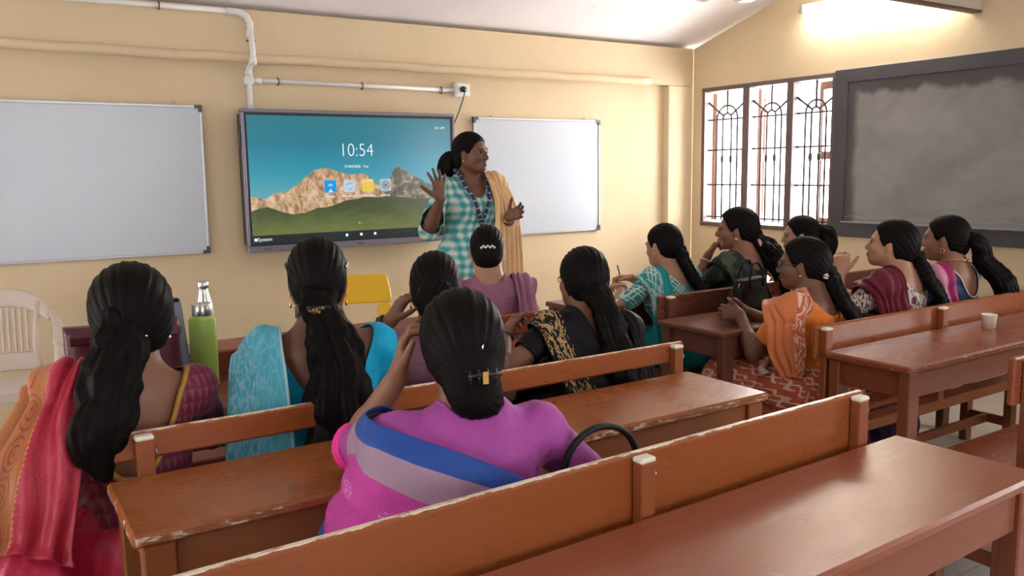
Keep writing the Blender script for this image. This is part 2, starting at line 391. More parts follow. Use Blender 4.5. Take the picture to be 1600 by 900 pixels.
# ------------------------------------------------------------------ ceiling fan
M['steel'] = plain('brushed_steel', (0.62, 0.61, 0.60), 0.28, 1.0, var=0.06, scale=30)
M['fan_blade'] = plain('ivory_fan_blade', (0.55, 0.50, 0.45), 0.5)
fan = empty('ceiling_fan', (3.96, 3.56, 2.415)); tag(fan, 'ceiling fan with a steel motor bowl above the window side', 'fan')
lathe('motor_bowl', [(0, 0), (0.05, 0.004), (0.082, 0.022), (0.09, 0.05), (0.088, 0.062), (0, 0.066)], M['steel'], fan)
lathe('motor_housing', [(0, 0.066), (0.10, 0.07), (0.108, 0.09), (0.095, 0.125), (0.05, 0.14), (0, 0.142)], M['fan_blade'], fan)
link('down_rod', lathe_me([(0, 0.14), (0.012, 0.14), (0.012, 0.62), (0, 0.62)], 12), fan, M['steel'])
lathe('canopy', [(0, 0.60), (0.05, 0.60), (0.03, 0.665), (0, 0.67)], M['fan_blade'], fan)
for k in range(3):
    b = box('blade', 0.12, 0.60, -0.065, 0.065, 0.085, 0.091, M['fan_blade'], fan, 0.002)
    a = math.radians(-47+120*k)
    b.location = Matrix.Rotation(a, 3, 'Z') @ Vector((0.36, 0, 0.125)); b.rotation_euler = (math.radians(10), 0, a)

# ------------------------------------------------------------------ boards and screen on the front wall
YI = YW+REC
_t = NT('glossy_whiteboard'); _v = _t.obj()
_t.col(_t.mix(_t.noise(_v, 1.5, 5), (0.50, 0.55, 0.63), (0.60, 0.63, 0.69))); _t.set(rough=0.33, spec=0.5); M['wboard'] = _t.m
M['alu'] = plain('aluminium_trim', (0.55, 0.55, 0.58), 0.4, 0.8, var=0.05)
M['corner'] = plain('dark_grey_plastic_corner', (0.06, 0.075, 0.10), 0.5)
M['black_plastic'] = plain('black_plastic', (0.012, 0.012, 0.014), 0.35)
def whiteboard(x0, x1, z0, z1, label, tilt=0.0):
    o = empty('whiteboard', ((x0+x1)/2, YI, (z0+z1)/2)); tag(o, label, 'whiteboard', 'whiteboards on the front wall')
    o.rotation_euler = (0, tilt, 0)
    hx, hz = (x1-x0)/2, (z1-z0)/2; yf = 0.0; y0 = -0.022
    box('panel', -hx+0.006, hx-0.006, y0+0.004, yf, -hz+0.006, hz-0.006, M['wboard'], o, 0.001)
    for nm, a, b, c, d in (('frame_strip', -hx, hx, hz-0.016, hz), ('frame_strip', -hx, hx, -hz, -hz+0.016), ('frame_strip', -hx, -hx+0.013, -hz+0.016, hz-0.016), ('frame_strip', hx-0.013, hx, -hz+0.016, hz-0.016)):
        box(nm, a, b, y0-0.004, yf, c, d, M['alu'], o, 0.002)
    for sx in (-1, 1):
        for sz in (-1, 1):
            L = [(0, 0), (0.045, 0), (0.045, 0.02), (0.02, 0.02), (0.02, 0.045), (0, 0.045)]
            pts = [(sx*(hx+0.002-a), sz*(hz+0.002-b)) for a, b in L]
            me = poly_me(pts, 0.026, 'y'); link('corner_cap', me, o, M['corner'], (0, y0-0.007, 0))
    for x in (-hx+0.16, hx-0.16):
        tube('hanging_hook', [(x+0.010*math.cos(a*math.pi/5), y0+0.008, hz+0.008+0.009*math.sin(a*math.pi/5)) for a in range(10)], 0.0025, M['tube_cap'], o, 6, True)
    return o
whiteboard(-0.54, 1.2905, 0.9596, 1.887, 'wide whiteboard at the left end of the front wall', 0.004)
whiteboard(3.268, 4.486, 0.941, 1.8536, 'smaller whiteboard between the screen and the corner column')

tv = empty('interactive_display', (0, 0, 0)); tag(tv, 'large interactive flat panel showing a mountain home screen', 'display')
M['tv_frame'] = plain('grey_violet_metal_bezel', (0.20, 0.19, 0.24), 0.4, 0.5, var=0.04)
TX0, TX1, TZ0, TZ1, TY = 1.492, 3.022, 0.950, 1.861, 5.43
box('back_housing', TX0+0.02, TX1-0.02, TY+0.012, YI, TZ0+0.04, TZ1-0.02, M['black_plastic'], tv, 0.01)
box('frame_top', TX0, TX1, TY-0.012, TY+0.03, TZ1-0.022, TZ1, M['tv_frame'], tv, 0.004)
box('frame_bottom', TX0, TX1, TY-0.014, TY+0.03, TZ0, TZ0+0.040, M['tv_frame'], tv, 0.004)
box('frame_side', TX0, TX0+0.018, TY-0.012, TY+0.03, TZ0+0.04, TZ1-0.022, M['tv_frame'], tv, 0.004)
box('frame_side', TX1-0.018, TX1, TY-0.012, TY+0.03, TZ0+0.04, TZ1-0.022, M['tv_frame'], tv, 0.004)
box('screen_border', TX0+0.017, TX1-0.017, TY-0.004, TY+0.02, TZ0+0.038, TZ1-0.021, M['black_plastic'], tv, 0.001)
box('side_port_panel', TX0-0.012, TX0+0.001, TY, TY+0.03, 1.62, 1.76, M['black_plastic'], tv, 0.003)
for k in range(3): lathe('button', [(0, 0), (0.005, 0), (0.004, 0.003), (0, 0.003)], M['black_plastic'], tv, (1.595+0.022*k, TY-0.014, 0.969), 10, (math.radians(90), 0, 0))
box('maker_plate', 2.235, 2.29, TY-0.016, TY-0.012, 0.966, 0.972, M['black_plastic'], tv, 0.001)
SX0, SZ0, SWD, SHT = 1.527, 1.002, 1.46, 0.821
def scr(u, v): return (SX0+u*SWD, SZ0+v*SHT)
def emat(name, build, strength=1.0):
    t = NT(name); t.col((0.005, 0.005, 0.005)); c = build(t); t.set(rough=0.22, emit=c, estr=strength, spec=0.5); return t.m
SE = 0.6
def _sky(t):
    s = t.xyz(t.obj()); z = t.math('DIVIDE', t.math('SUBTRACT', s[2], SZ0), SHT)
    return t.ramp(z, [(0.30, (0.15, 0.45, 0.50)), (0.55, (0.03, 0.32, 0.44)), (0.78, (0.012, 0.21, 0.31)), (1.0, (0.02, 0.20, 0.25))])
def _rock(t):
    v = t.obj(); n = t.noise(t.mapp(v, (11, 1, 7), rot=(0, 0.7, 0)), 1.9, 9, 0.70, 0.35)
    return t.ramp(n, [(0.30, (0.10, 0.07, 0.045)), (0.42, (0.36, 0.21, 0.11)), (0.52, (0.66, 0.42, 0.24)), (0.68, (0.85, 0.70, 0.54))])
def _rock2(t):
    v = t.obj(); n = t.noise(t.mapp(v, (7, 1, 7), rot=(0, 0.7, 0)), 2.6, 7, 0.72, 0.5)
    return t.ramp(n, [(0.36, (0.05, 0.06, 0.045)), (0.5, (0.12, 0.11, 0.08)), (0.62, (0.42, 0.30, 0.2)), (0.75, (0.7, 0.55, 0.42))])
def _green(t):
    v = t.obj(); s = t.xyz(v); n = t.noise(t.mapp(v, (4, 1, 9)), 2.0, 6, 0.65, 0.8)
    z = t.math('ADD', t.math('DIVIDE', t.math('SUBTRACT', s[2], SZ0), SHT), t.math('MULTIPLY', t.math('SUBTRACT', n, 0.5), 0.25))
    return t.ramp(z, [(0.02, (0.20, 0.21, 0.06)), (0.16, (0.12, 0.15, 0.05)), (0.28, (0.055, 0.08, 0.03)), (0.4, (0.075, 0.085, 0.04))])
def screen_poly(name, uvs, mat, layer, par=tv):
    me = poly_me([scr(*p) for p in uvs], 0.0006, 'y'); return link(name, me, par, mat, (0, TY-0.005-layer*0.0008, 0))
screen_poly('wallpaper_sky', [(0, 0), (1, 0), (1, 1), (0, 1)], emat('screen_sky', _sky, SE), 0)
R1 = [(0, 0.376), (0.034, 0.362), (0.07, 0.352), (0.1, 0.393), (0.13, 0.398), (0.159, 0.41), (0.185, 0.43), (0.211, 0.459), (0.230, 0.482), (0.247, 0.516), (0.268, 0.54), (0.292, 0.574), (0.315, 0.58), (0.336, 0.591), (0.375, 0.58), (0.393, 0.562), (0.415, 0.556), (0.44, 0.54), (0.46, 0.533), (0.485, 0.532), (0.506, 0.539), (0.53, 0.54), (0.547, 0.53), (0.565, 0.505), (0.579, 0.472), (0.606, 0.443), (0.64, 0.36), (0.64, 0.2), (0, 0.2)]
R2 = [(0.58, 0.2), (0.60, 0.42), (0.645, 0.45), (0.667, 0.488), (0.676, 0.53), (0.686, 0.566), (0.70, 0.585), (0.711, 0.596), (0.73, 0.58), (0.754, 0.548), (0.78, 0.53), (0.803, 0.507), (0.83, 0.485), (0.862, 0.45), (0.92, 0.42), (1, 0.396), (1, 0.2)]
G = [(0, 0.259), (0.035, 0.28), (0.072, 0.291), (0.1, 0.27), (0.129, 0.25), (0.179, 0.225), (0.239, 0.232), (0.27, 0.25), (0.301, 0.269), (0.34, 0.27), (0.381, 0.286), (0.42, 0.31), (0.455, 0.327), (0.49, 0.33), (0.529, 0.346), (0.604, 0.34), (0.681, 0.345), (0.779, 0.32), (0.88, 0.315), (1, 0.30), (1, 0), (0, 0)]
screen_poly('wallpaper_far_peak', R2[::-1], emat('screen_far_peak', _rock2, SE), 1)
screen_poly('wallpaper_mountain', R1[::-1], emat('screen_mountain', _rock, SE), 2)
screen_poly('wallpaper_green_slope', G[::-1], emat('screen_green_slope', _green, SE), 3)
screen_poly('task_bar', [(0, 0), (1, 0), (1, 0.068), (0, 0.068)], emat('screen_task_bar', lambda t: t.mix(t.noise(t.obj(), 4), (0.012, 0.02, 0.022), (0.02, 0.03, 0.03)), SE), 4)
WHITE_E = emat('screen_white', lambda t: t.mix(t.noise(t.obj(), 4), (0.92, 0.95, 0.97), (0.97, 1, 1)), 0.62)
def text_on_screen(name, body, u, v, size, mat=WHITE_E, align='CENTER', par=tv, sx=1.0, thin=0.0):
    c = bpy.data.curves.new(name, 'FONT'); c.body = body; c.size = size; c.align_x = align; c.align_y = 'CENTER'; c.extrude = 0.0003; c.offset = thin
    tmp = bpy.data.objects.new(name, c); me = bpy.data.meshes.new_from_object(tmp); bpy.data.objects.remove(tmp); bpy.data.curves.remove(c)
    x, z = scr(u, v); me.materials.clear()
    o = link(name, me, par, mat, (x, TY-0.0105, z), (math.radians(90), 0, 0)); o.scale = (sx, 1, 1); return o
text_on_screen('clock_text', '10:54', 0.501, 0.728, 0.125, sx=0.90, thin=-0.0022)
text_on_screen('date_text', '21/04/2026  Tue', 0.497, 0.598, 0.026)
text_on_screen('corner_text', '10:1 AM', 0.939, 0.922, 0.024)
text_on_screen('system_text', 'System', 0.052, 0.036, 0.033)
text_on_screen('bar_clock_text', '10:54', 0.845, 0.036, 0.022)
ICON = {'cast': (0.0, 0.33, 0.85), 'whiteboard': (0.55, 0.66, 0.75), 'folder': (0.88, 0.60, 0.10), 'settings': (0.47, 0.56, 0.58)}
for nm, u, lab in (('cast', 0.366, 'Eshare'), ('whiteboard', 0.459, 'Whiteboard'), ('folder', 0.551, 'FileBrowser'), ('settings', 0.641, 'Settings')):
    x, z = scr(u, 0.440); h = 0.042
    c = ICON[nm]; o = link('app_icon', poly_me(rrect(x-h, x+h, z-h, z+h, 0.012), 0.0006, 'y'), tv, emat('icon_'+nm, lambda t: t.mix(t.noise(t.obj(), 9), tuple(k*0.93 for k in c), c), 0.62), (0, TY-0.0095, 0))
    dark_e = emat('icon_mark_'+nm, lambda t: t.mix(t.noise(t.obj(), 9), *{'cast': ((0.9, 0.95, 1), (0.95, 1, 1)), 'whiteboard': ((0.12, 0.3, 0.55), (0.2, 0.4, 0.6)), 'folder': ((1, 0.85, 0.5), (1, 0.9, 0.6)), 'settings': ((0.08, 0.12, 0.14), (0.1, 0.14, 0.16))}[nm]), 0.5)
    yy = TY-0.0105
    def ring(r, w, a0=0, a1=360, cx=x, cz_=z):
        n = 24; A = [math.radians(a0+(a1-a0)*k/n) for k in range(n+1)]
        pts = [(cx+r*math.cos(a), cz_+r*math.sin(a)) for a in A]+[(cx+(r-w)*math.cos(a), cz_+(r-w)*math.sin(a)) for a in A[::-1]]
        link('icon_mark', poly_me(pts, 0.0006, 'y'), o, dark_e, (0, yy-(TY-0.0095), 0))
    if nm == 'settings': ring(0.031, 0.004, 0, 359); ring(0.020, 0.005, 0, 359); ring(0.009, 0.0089, 0, 359)
    if nm == 'cast':
        ring(0.020, 0.005, 30, 150, x, z-0.004); ring(0.010, 0.004, 30, 150, x, z-0.004)
        link('icon_mark', poly_me([(x-0.018, z-0.04), (x+0.018, z-0.04), (x, z-0.016)], 0.0006, 'y'), o, dark_e, (0, yy-(TY-0.0095), 0))
    if nm == 'whiteboard':
        link('icon_mark', poly_me([(x-0.026, z+0.006), (x+0.026, z+0.020), (x+0.026, z+0.024), (x-0.026, z+0.011)], 0.0006, 'y'), o, dark_e, (0, yy-(TY-0.0095), 0))
        ring(0.006, 0.005, 0, 359, x+0.004, z-0.022)
    if nm == 'folder':
        link('icon_mark', poly_me([(x-0.036, z+0.028), (x+0.036, z+0.028), (x+0.036, z+0.040), (x, z+0.040), (x-0.008, z+0.034), (x-0.036, z+0.034)], 0.0006, 'y'), o, dark_e, (0, yy-(TY-0.0095), 0))
    text_on_screen('icon_caption', lab, u, 0.357, 0.022)
for u in (0.436, 0.508, 0.578):
    x, z = scr(u, 0.036); link('bar_icon', poly_me(rrect(x-0.009, x+0.009, z-0.009, z+0.009, 0.003), 0.0006, 'y'), tv, WHITE_E, (0, TY-0.0105, 0))
x, z = scr(0.012, 0.036); link('bar_icon', poly_me([(x+0.011*math.cos(a*math.pi/8), z+0.011*math.sin(a*math.pi/8)) for a in range(16)], 0.0006, 'y'), tv, WHITE_E, (0, TY-0.0105, 0))
for k, u in enumerate((0.5, 0.511)):
    x, z = scr(u, 0.132); r = 0.004-0.0012*k; link('page_dot', poly_me([(x+r*math.cos(a*math.pi/6), z+r*math.sin(a*math.pi/6)) for a in range(12)], 0.0006, 'y'), tv, WHITE_E, (0, TY-0.0105, 0))

# ------------------------------------------------------------------ conduit and socket
M['pvc'] = plain('white_pvc_conduit', (0.76, 0.74, 0.72), 0.45, var=0.05)
M['clip'] = plain('rusty_dark_clip', (0.10, 0.07, 0.05), 0.6)
cp = empty('conduit_pipe', (1.60, YI, 2.05)); tag(cp, 'white PVC conduit with bends running above the screen', 'pipe')
def C(x, y, z): return (x-1.60, y-YI, z-2.05)
yo = YW-0.016; yi = YI-0.018
tube('upper_run', [C(-2.3, yo, 2.425), C(0.6, yo, 2.455), C(1.49, yo, 2.462)], 0.016, M['pvc'], cp, 10)
tube('bend', [C(1.47, yo, 2.462), C(1.54, yo, 2.46), C(1.585, yo, 2.44), C(1.606, yo, 2.40), C(1.608, yo, 2.35)], 0.021, M['pvc'], cp, 10)
tube('down_run', [C(1.608, yo, 2.36), C(1.604, YW-0.055, 2.22), C(1.602, YW-0.055, 2.17), C(1.60, yi-0.01, 2.12), C(1.60, yi, 2.06)], 0.018, M['pvc'], cp, 10)
tube('lower_run', [C(1.60, yi, 2.06), C(1.60, yi, 1.83)], 0.018, M['pvc'], cp, 10)
lathe('junction_box', [(0, -0.03), (0.036, -0.03), (0.036, 0.012), (0.03, 0.018), (0, 0.018)], M['pvc'], cp, C(1.60, yi, 2.052), 16, (math.radians(90), 0, 0))
for z in (2.10, 2.16, 2.335): tube('coupling', [C(1.60+0.003*(z > 2.15), yi if z < 2.15 else (YW-0.05 if z < 2.3 else yo), z-0.022), C(1.60+0.003*(z > 2.15), yi if z < 2.15 else (YW-0.05 if z < 2.3 else yo), z+0.022)], 0.024, M['pvc'], cp, 10)
tube('side_run', [C(1.63, yi, 2.053), C(3.12, yi, 2.044)], 0.015, M['pvc'], cp, 10)
tube('coupling', [C(1.635, yi, 2.053), C(1.68, yi, 2.0525)], 0.020, M['pvc'], cp, 10)
for x, z in ((1.79, 2.0515), (2.38, 2.046), (3.0, 2.041)):
    tube('pipe_clip', [C(x, yi+0.019*math.cos(a), z+0.024*math.sin(a)) for a in [k*math.pi/6 for k in range(12)]], 0.004, M['clip'], cp, 6, True)
for x, z in ((1.07, 2.458), (0.0, 2.449)):
    tube('pipe_clip', [C(x, yo+0.019*math.cos(a), z+0.024*math.sin(a)) for a in [k*math.pi/6 for k in range(12)]], 0.004, M['clip'], cp, 6, True)
tube('pipe_clip', [C(1.607+0.026*math.cos(a), yo+0.02*math.sin(a), 2.29) for a in [k*math.pi/6 for k in range(12)]], 0.004, M['clip'], cp, 6, True)
so = empty('wall_socket', (3.17, YI, 2.049)); tag(so, 'white wall socket box with plug and cable beside the screen', 'socket')
box('box', -0.062, 0.062, -0.045, 0.0, -0.052, 0.052, M['white_plastic'], so, 0.006)
box('face_plate', -0.055, 0.055, -0.052, -0.043, -0.045, 0.045, M['white_plastic'], so, 0.003)
box('switch', 0.018, 0.042, -0.058, -0.05, -0.018, 0.018, M['white_plastic'], so, 0.003)
lathe('plug', [(0, 0), (0.022, 0), (0.022, 0.02), (0.014, 0.04), (0, 0.042)], M['black_plastic'], so, (-0.008, -0.05, 0.002), 14, (math.radians(90), 0, 0))
tube('cable', [(-0.008, -0.085, 0.0), (-0.012, -0.09, -0.03), (-0.02, -0.075, -0.08), (-0.045, -0.06, -0.16), (-0.07, -0.05, -0.22), (-0.10, -0.03, -0.30)], 0.0045, M['black_plastic'], so, 8)

# ------------------------------------------------------------------ desks and benches
M['cap'] = plain('cream_painted_post_end', (0.72, 0.68, 0.58), 0.6, var=0.1, scale=40)
M['bolt'] = plain('dull_steel_bolt', (0.25, 0.21, 0.18), 0.4, 0.8)
_wc = {}
def wmat(key, **kw):
    if key not in _wc: _wc[key] = wood('varnished_bench_wood_'+key, **kw)
    return _wc[key]
OR = (0.28, 0.074, 0.020); RD = (0.25, 0.064, 0.028); DK = (0.145, 0.045, 0.024)
def desk(x0, x1, y0, y1, label, c=OR, zt=0.75, wear_th=0.55, key='a', rough=0.3, bk=0.10):
    o = empty('school_desk', ((x0+x1)/2, (y0+y1)/2, 0)); tag(o, label, 'desk', 'long wooden classroom desks')
    hx, hy = (x1-x0)/2, (y1-y0)/2
    top = wmat('top_'+key, c=c, rough=rough, bk=bk, wear=[(1, -1, hy, 0.022, wear_th), (0, -1, hx, 0.03, wear_th+0.02), (0, 1, hx, 0.02, wear_th+0.06)])
    leg = wmat('leg_'+key, c=tuple(k*0.9 for k in c), rough=0.4)
    box('desk_top', -hx, hx, -hy, hy, zt-0.028, zt, top, o, 0.007)
    ix, iy = hx-0.05, hy-0.03
    for sx in (-1, 1):
        for sy in (-1, 1):
            box('leg', sx*ix-0.032, sx*ix+0.032, sy*iy-0.022, sy*iy+0.022, 0, zt-0.029, leg, o, 0.004)
        box('side_apron', sx*ix-0.012, sx*ix+0.012, -iy+0.022, iy-0.022, zt-0.125, zt-0.029, leg, o, 0.003)
        box('side_stretcher', sx*ix-0.014, sx*ix+0.014, -iy+0.022, iy-0.022, 0.12, 0.17, leg, o, 0.003)
    for sy in (-1, 1): box('long_apron', -ix+0.032, ix-0.032, sy*iy-0.010, sy*iy+0.014, zt-0.125, zt-0.029, leg, o, 0.003)
    box('foot_rail', -ix+0.014, ix-0.014, -0.02, 0.02, 0.125, 0.165, leg, o, 0.003)
    return o
def bench(x0, x1, yb, label, c=OR, posts=None, plank=(0.76, 0.85), sd=0.29, key='a', wear=True, tilt=0.03):
    """bench facing +y; yb = y of the back face of its backrest plank"""
    o = empty('school_bench', ((x0+x1)/2, yb, 0)); tag(o, label, 'bench', 'long wooden classroom benches')
    hx = (x1-x0)/2; ph = (plank[1]-plank[0])/2
    wm = wmat('plank_'+key, c=c, rough=0.28, wear=[(2, 1, ph, 0.010, 0.42), (0, 1, hx, 0.02, 0.5)] if wear else None)
    lm = wmat('leg_'+key, c=tuple(k*0.9 for k in c), rough=0.4)
    box('backrest', -hx, hx, 0.0, 0.022, plank[0], plank[1], wm, o, 0.006)
    cy0 = 0.05
    box('seat', -hx, hx, cy0, cy0+sd, 0.422, 0.45, wmat('seat_'+key, c=c, rough=0.24), o, 0.006)
    for px in (posts or (-hx+0.06, 0, hx-0.06)):
        p = box('back_post', px-0.02, px+0.02, -0.030, -0.001, 0.40, plank[1]-0.015, lm, o, 0.003)
        box('post_cap', px-0.021, px+0.021, -0.031, -0.0, plank[1]-0.016, plank[1]-0.004, M['cap'], None, 0.004)
        cap = bpy.context.scene.collection.objects[-1]
        cap.parent = p; cap.location = (0, 0, (plank[1]-0.010)-(0.40+plank[1]-0.015)/2)
        for z in (plank[0]+0.02, plank[1]-0.045):
            b = lathe('bolt', [(0, 0), (0.007, 0), (0.007, 0.006), (0, 0.006)], M['bolt'], p, (0.02, -0.004, z-(0.40+plank[1]-0.015)/2), 8, (0, math.radians(90), 0))
    for sx in (-1, 1):
        for yy in (cy0+0.03, cy0+sd-0.04):
            box('leg', sx*(hx-0.16)-0.027, sx*(hx-0.16)+0.027, yy-0.02, yy+0.02, 0, 0.421, lm, o, 0.003)
        box('side_stretcher', sx*(hx-0.16)-0.012, sx*(hx-0.16)+0.012, cy0+0.05, cy0+sd-0.06, 0.12, 0.165, lm, o, 0.003)
    box('seat_rail', -hx+0.04, hx-0.04, -0.029, 0.008+0.04, 0.375, 0.421, lm, o, 0.003)
    box('seat_rail', -hx+0.04, hx-0.04, cy0+sd-0.055, cy0+sd-0.025, 0.375, 0.421, lm, o, 0.003)
    box('long_stretcher', -hx+0.17, hx-0.17, cy0+sd/2-0.015, cy0+sd/2+0.015, 0.122, 0.163, lm, o, 0.003)
    return o
d4 = desk(0.17, 2.00, 0.885, 1.245, 'long glossy wooden desk nearest the camera at the bottom edge', (0.265, 0.074, 0.036), wear_th=0.9, key='d4', rough=0.22, bk=0.16)
d4.rotation_euler = (0, 0, 0.031); d4.location.y -= 0.028
desk(0.215, 2.06, 1.715, 2.073, 'long worn wooden desk with chipped edge beside the purple sari', (0.30, 0.090, 0.024), wear_th=0.52, key='d3', rough=0.27, bk=0.12)
desk(0.22, 2.06, 2.55, 2.92, 'wooden desk holding the green bottle and maroon tote bag', RD, key='d2')
desk(0.26, 2.10, 3.30, 3.66, 'frontmost wooden desk on the screen side with the steel bottle', RD, key='d2')
desk(2.70, 4.53, 1.645, 1.993, 'long wooden desk with a paper cup on it at the right', RD, key='r3', wear_th=0.6, rough=0.24)
desk(2.66, 4.49, 2.47, 2.875, 'wooden desk with a black handbag and clasped hands on it', DK, key='r2', wear_th=0.8)
desk(2.57, 4.40, 3.29, 3.66, 'dark wooden desk under the open notebook near the corner', DK, key='r2', wear_th=0.8)
b3 = bench(0.06, 1.908, 1.283, 'wooden bench whose tall backrest crosses the foreground, under the purple sari', OR, posts=(-0.871+0.05, 1.115-0.984, 1.865-0.984), plank=(0.695, 0.873), key='b3')
b3.rotation_euler = (0, 0, 0.033); b3.location.y -= 0.031
bench(0.226, 2.074, 2.106, 'wooden bench with narrow back plank behind the red and blue saris', OR, posts=(-0.845, 0.1, 0.875), plank=(0.778, 0.847), key='b2')
bench(0.27, 2.10, 2.955, 'wooden bench under the woman with pearl hair clip', RD, plank=(0.755, 0.845), key='b1', wear=False)
bench(2.60, 4.43, 1.25, 'empty wooden bench at the right edge behind the cup desk', RD, plank=(0.72, 0.87), key='bR3', wear=False)
bench(2.695, 4.52, 2.028, 'wooden bench with glossy backrest behind the maroon and navy dresses', OR, posts=(-0.87, -0.075, 0.84), plank=(0.708, 0.838), key='bR2', wear=False)
bench(2.735, 4.56, 2.945, 'dark wooden bench under the teal sari and black handbag', DK, plank=(0.709, 0.846), key='bR1', wear=False)

# ------------------------------------------------------------------ small things on desks
_t = NT('translucent_green_plastic'); _t.col(_t.mix(_t.noise(_t.obj(), 6), (0.40, 0.62, 0.13), (0.46, 0.68, 0.17))); _t.set(rough=0.32, spec=0.5); _t.b.inputs['Subsurface Weight'].default_value = 0.3; _t.b.inputs['Subsurface Radius'].default_value = (0.02, 0.03, 0.01)
M['green'] = _t.m
gb = empty('water_bottle', (0.622, 2.86, 0.75)); tag(gb, 'lime green square water bottle with steel cap on desk', 'bottle', 'water bottles on the desks')
def sq_bottle(prof, n=4.5, seg=28):
    bm = bmesh.new(); rings = []
    for r, z, p in prof:
        rg = []
        for k in range(seg):
            a = 2*math.pi*k/seg; c, s = math.cos(a), math.sin(a); q = (abs(c)**p+abs(s)**p)**(-1/p)
            rg.append(bm.verts.new((r*q*c, r*q*s, z)))
        rings.append(rg)
    for A, B in zip(rings, rings[1:]):
        for k in range(seg): bm.faces.new((A[k], A[(k+1) % seg], B[(k+1) % seg], B[k]))
    bm.faces.new(rings[0][::-1]); bm.faces.new(rings[-1]); me = bpy.data.meshes.new('b'); bm.to_mesh(me); bm.free(); return smooth(me)
link('body', sq_bottle([(0.033, 0, 4), (0.036, 0.006, 4), (0.037, 0.1, 4), (0.037, 0.225, 4), (0.034, 0.238, 3), (0.028, 0.242, 2)]), gb, M['green'])
lathe('cap', [(0, 0.240), (0.031, 0.240), (0.032, 0.245), (0.032, 0.278), (0.029, 0.282), (0, 0.282)], M['steel'], gb)
gb.rotation_euler = (0, 0, 0.5)
sb = empty('water_bottle', (0.765, 3.46, 0.75)); tag(sb, 'slim stainless steel water bottle with narrow neck', 'bottle', 'water bottles on the desks')
lathe('body', [(0, 0), (0.033, 0), (0.035, 0.006), (0.035, 0.165), (0.033, 0.19), (0.024, 0.225), (0.0195, 0.245), (0.0195, 0.256), (0, 0.256)], M['steel'], sb)
lathe('cap', [(0.0, 0.256), (0.022, 0.256), (0.023, 0.260), (0.023, 0.278), (0.020, 0.282), (0, 0.282)], M['steel'], sb)
M['paper'] = plain('cream_paper', (0.80, 0.75, 0.62), 0.7, var=0.03)
cup = empty('paper_cup', (3.64, 1.87, 0.75)); tag(cup, 'small cream paper cup on the right desk', 'cup')
lathe('cup_wall', [(0.0, 0.003), (0.022, 0.003), (0.023, 0.0), (0.0245, 0.0), (0.031, 0.056), (0.0325, 0.058), (0.031, 0.060), (0.0295, 0.057), (0.0235, 0.006), (0, 0.006)], M['paper'], cup)
# maroon tote with a grey sleeve behind it
M['maroon'] = plain('maroon_rexine', (0.085, 0.012, 0.025), 0.38, var=0.2, bump=0.2)
M['blackleather'] = plain('black_grained_leather', (0.008, 0.008, 0.009), 0.42, spec=0.22, var=0.2, scale=60, bump=0.4)
M['greyfab'] = plain('blue_grey_fabric', (0.22, 0.26, 0.32), 0.7)
def soft_bag(name, w, d, h, taper, mat, parent, sag=0.01):
    bm = bmesh.new(); seg = 28; rings = []
    for i in range(11):
        t = i/10; z = h*t; ww = w/2*(1+taper*t); dd = d/2*(1-0.55*t**1.5); rg = []
        for k in range(seg):
            a = 2*math.pi*k/seg; p = 5; c, s = math.cos(a), math.sin(a); q = (abs(c)**p+abs(s)**p)**(-1/p)
            rg.append(bm.verts.new((ww*q*c, dd*q*s*(1+0.10*math.sin(3*t*math.pi)), z-(sag*(1-(q*c)**2) if i == 10 else 0))))
        rings.append(rg)
    for A, B in zip(rings, rings[1:]):
        for k in range(seg): bm.faces.new((A[k], A[(k+1) % seg], B[(k+1) % seg], B[k]))
    bm.faces.new(rings[0][::-1]); bm.faces.new(rings[-1]); me = bpy.data.meshes.new(name); bm.to_mesh(me); bm.free(); smooth(me)
    return link(name, me, parent, mat)
mb = empty('tote_bag', (0.365, 2.745, 0.75), 0.03); tag(mb, 'maroon tote bag standing on the desk before the red sari', 'bag', 'bags on the desks')
soft_bag('body', 0.315, 0.13, 0.265, 0.02, M['maroon'], mb)
box('flap', -0.155, 0.155, -0.062, -0.05, 0.215, 0.245, M['maroon'], mb, 0.005)
tube('handle', [(0.06, 0.02, 0.24), (0.075, 0.03, 0.30), (0.105, 0.035, 0.325), (0.14, 0.03, 0.29), (0.158, 0.03, 0.2), (0.166, 0.03, 0.10)], 0.007, M['blackleather'], mb)
gl = empty('laptop_sleeve', (0.485, 2.868, 0.75), 0.0); tag(gl, 'blue grey sleeve bag standing behind the maroon tote', 'bag', 'bags on the desks')
soft_bag('body', 0.20, 0.05, 0.300, -0.25, M['greyfab'], gl, 0.0)
box('zip_band', -0.07, 0.07, -0.016, 0.016, 0.293, 0.305, M['blackleather'], gl, 0.003)
# black handbag on the R2 desk
hb = empty('handbag', (3.20, 2.80, 0.75), 0.22); tag(hb, 'black leather handbag with two handles on the dark desk', 'bag', 'bags on the desks')
hb.scale = (0.78, 0.78, 0.78); soft_bag('body', 0.30, 0.13, 0.20, 0.10, M['blackleather'], hb, 0.006)
box('top_band', -0.155, 0.155, -0.034, 0.034, 0.188, 0.205, M['blackleather'], hb, 0.006)
for yy, zz in ((-0.045, 0.105), (0.04, 0.12)):
    pts = [(-0.085, yy, 0.15)]+[(-0.085*math.cos(a), yy*(1-0.3*math.sin(a)), 0.20+zz*math.sin(a)) for a in [k*math.pi/10 for k in range(11)]]+[(0.085, yy, 0.15)]
    tube('handle', pts, 0.0075, M['blackleather'], hb)
for s in (-1, 1):
    tube('ring', [(s*0.165+0.012*math.cos(a), -0.02, 0.17+0.016*math.sin(a)) for a in [k*math.pi/6 for k in range(12)]], 0.003, M['steel'], hb, 6, True)
    tube('side_strap', [(s*0.165, -0.02, 0.155), (s*0.185, -0.03, 0.11), (s*0.18, -0.05, 0.06)], 0.008, M['blackleather'], hb)
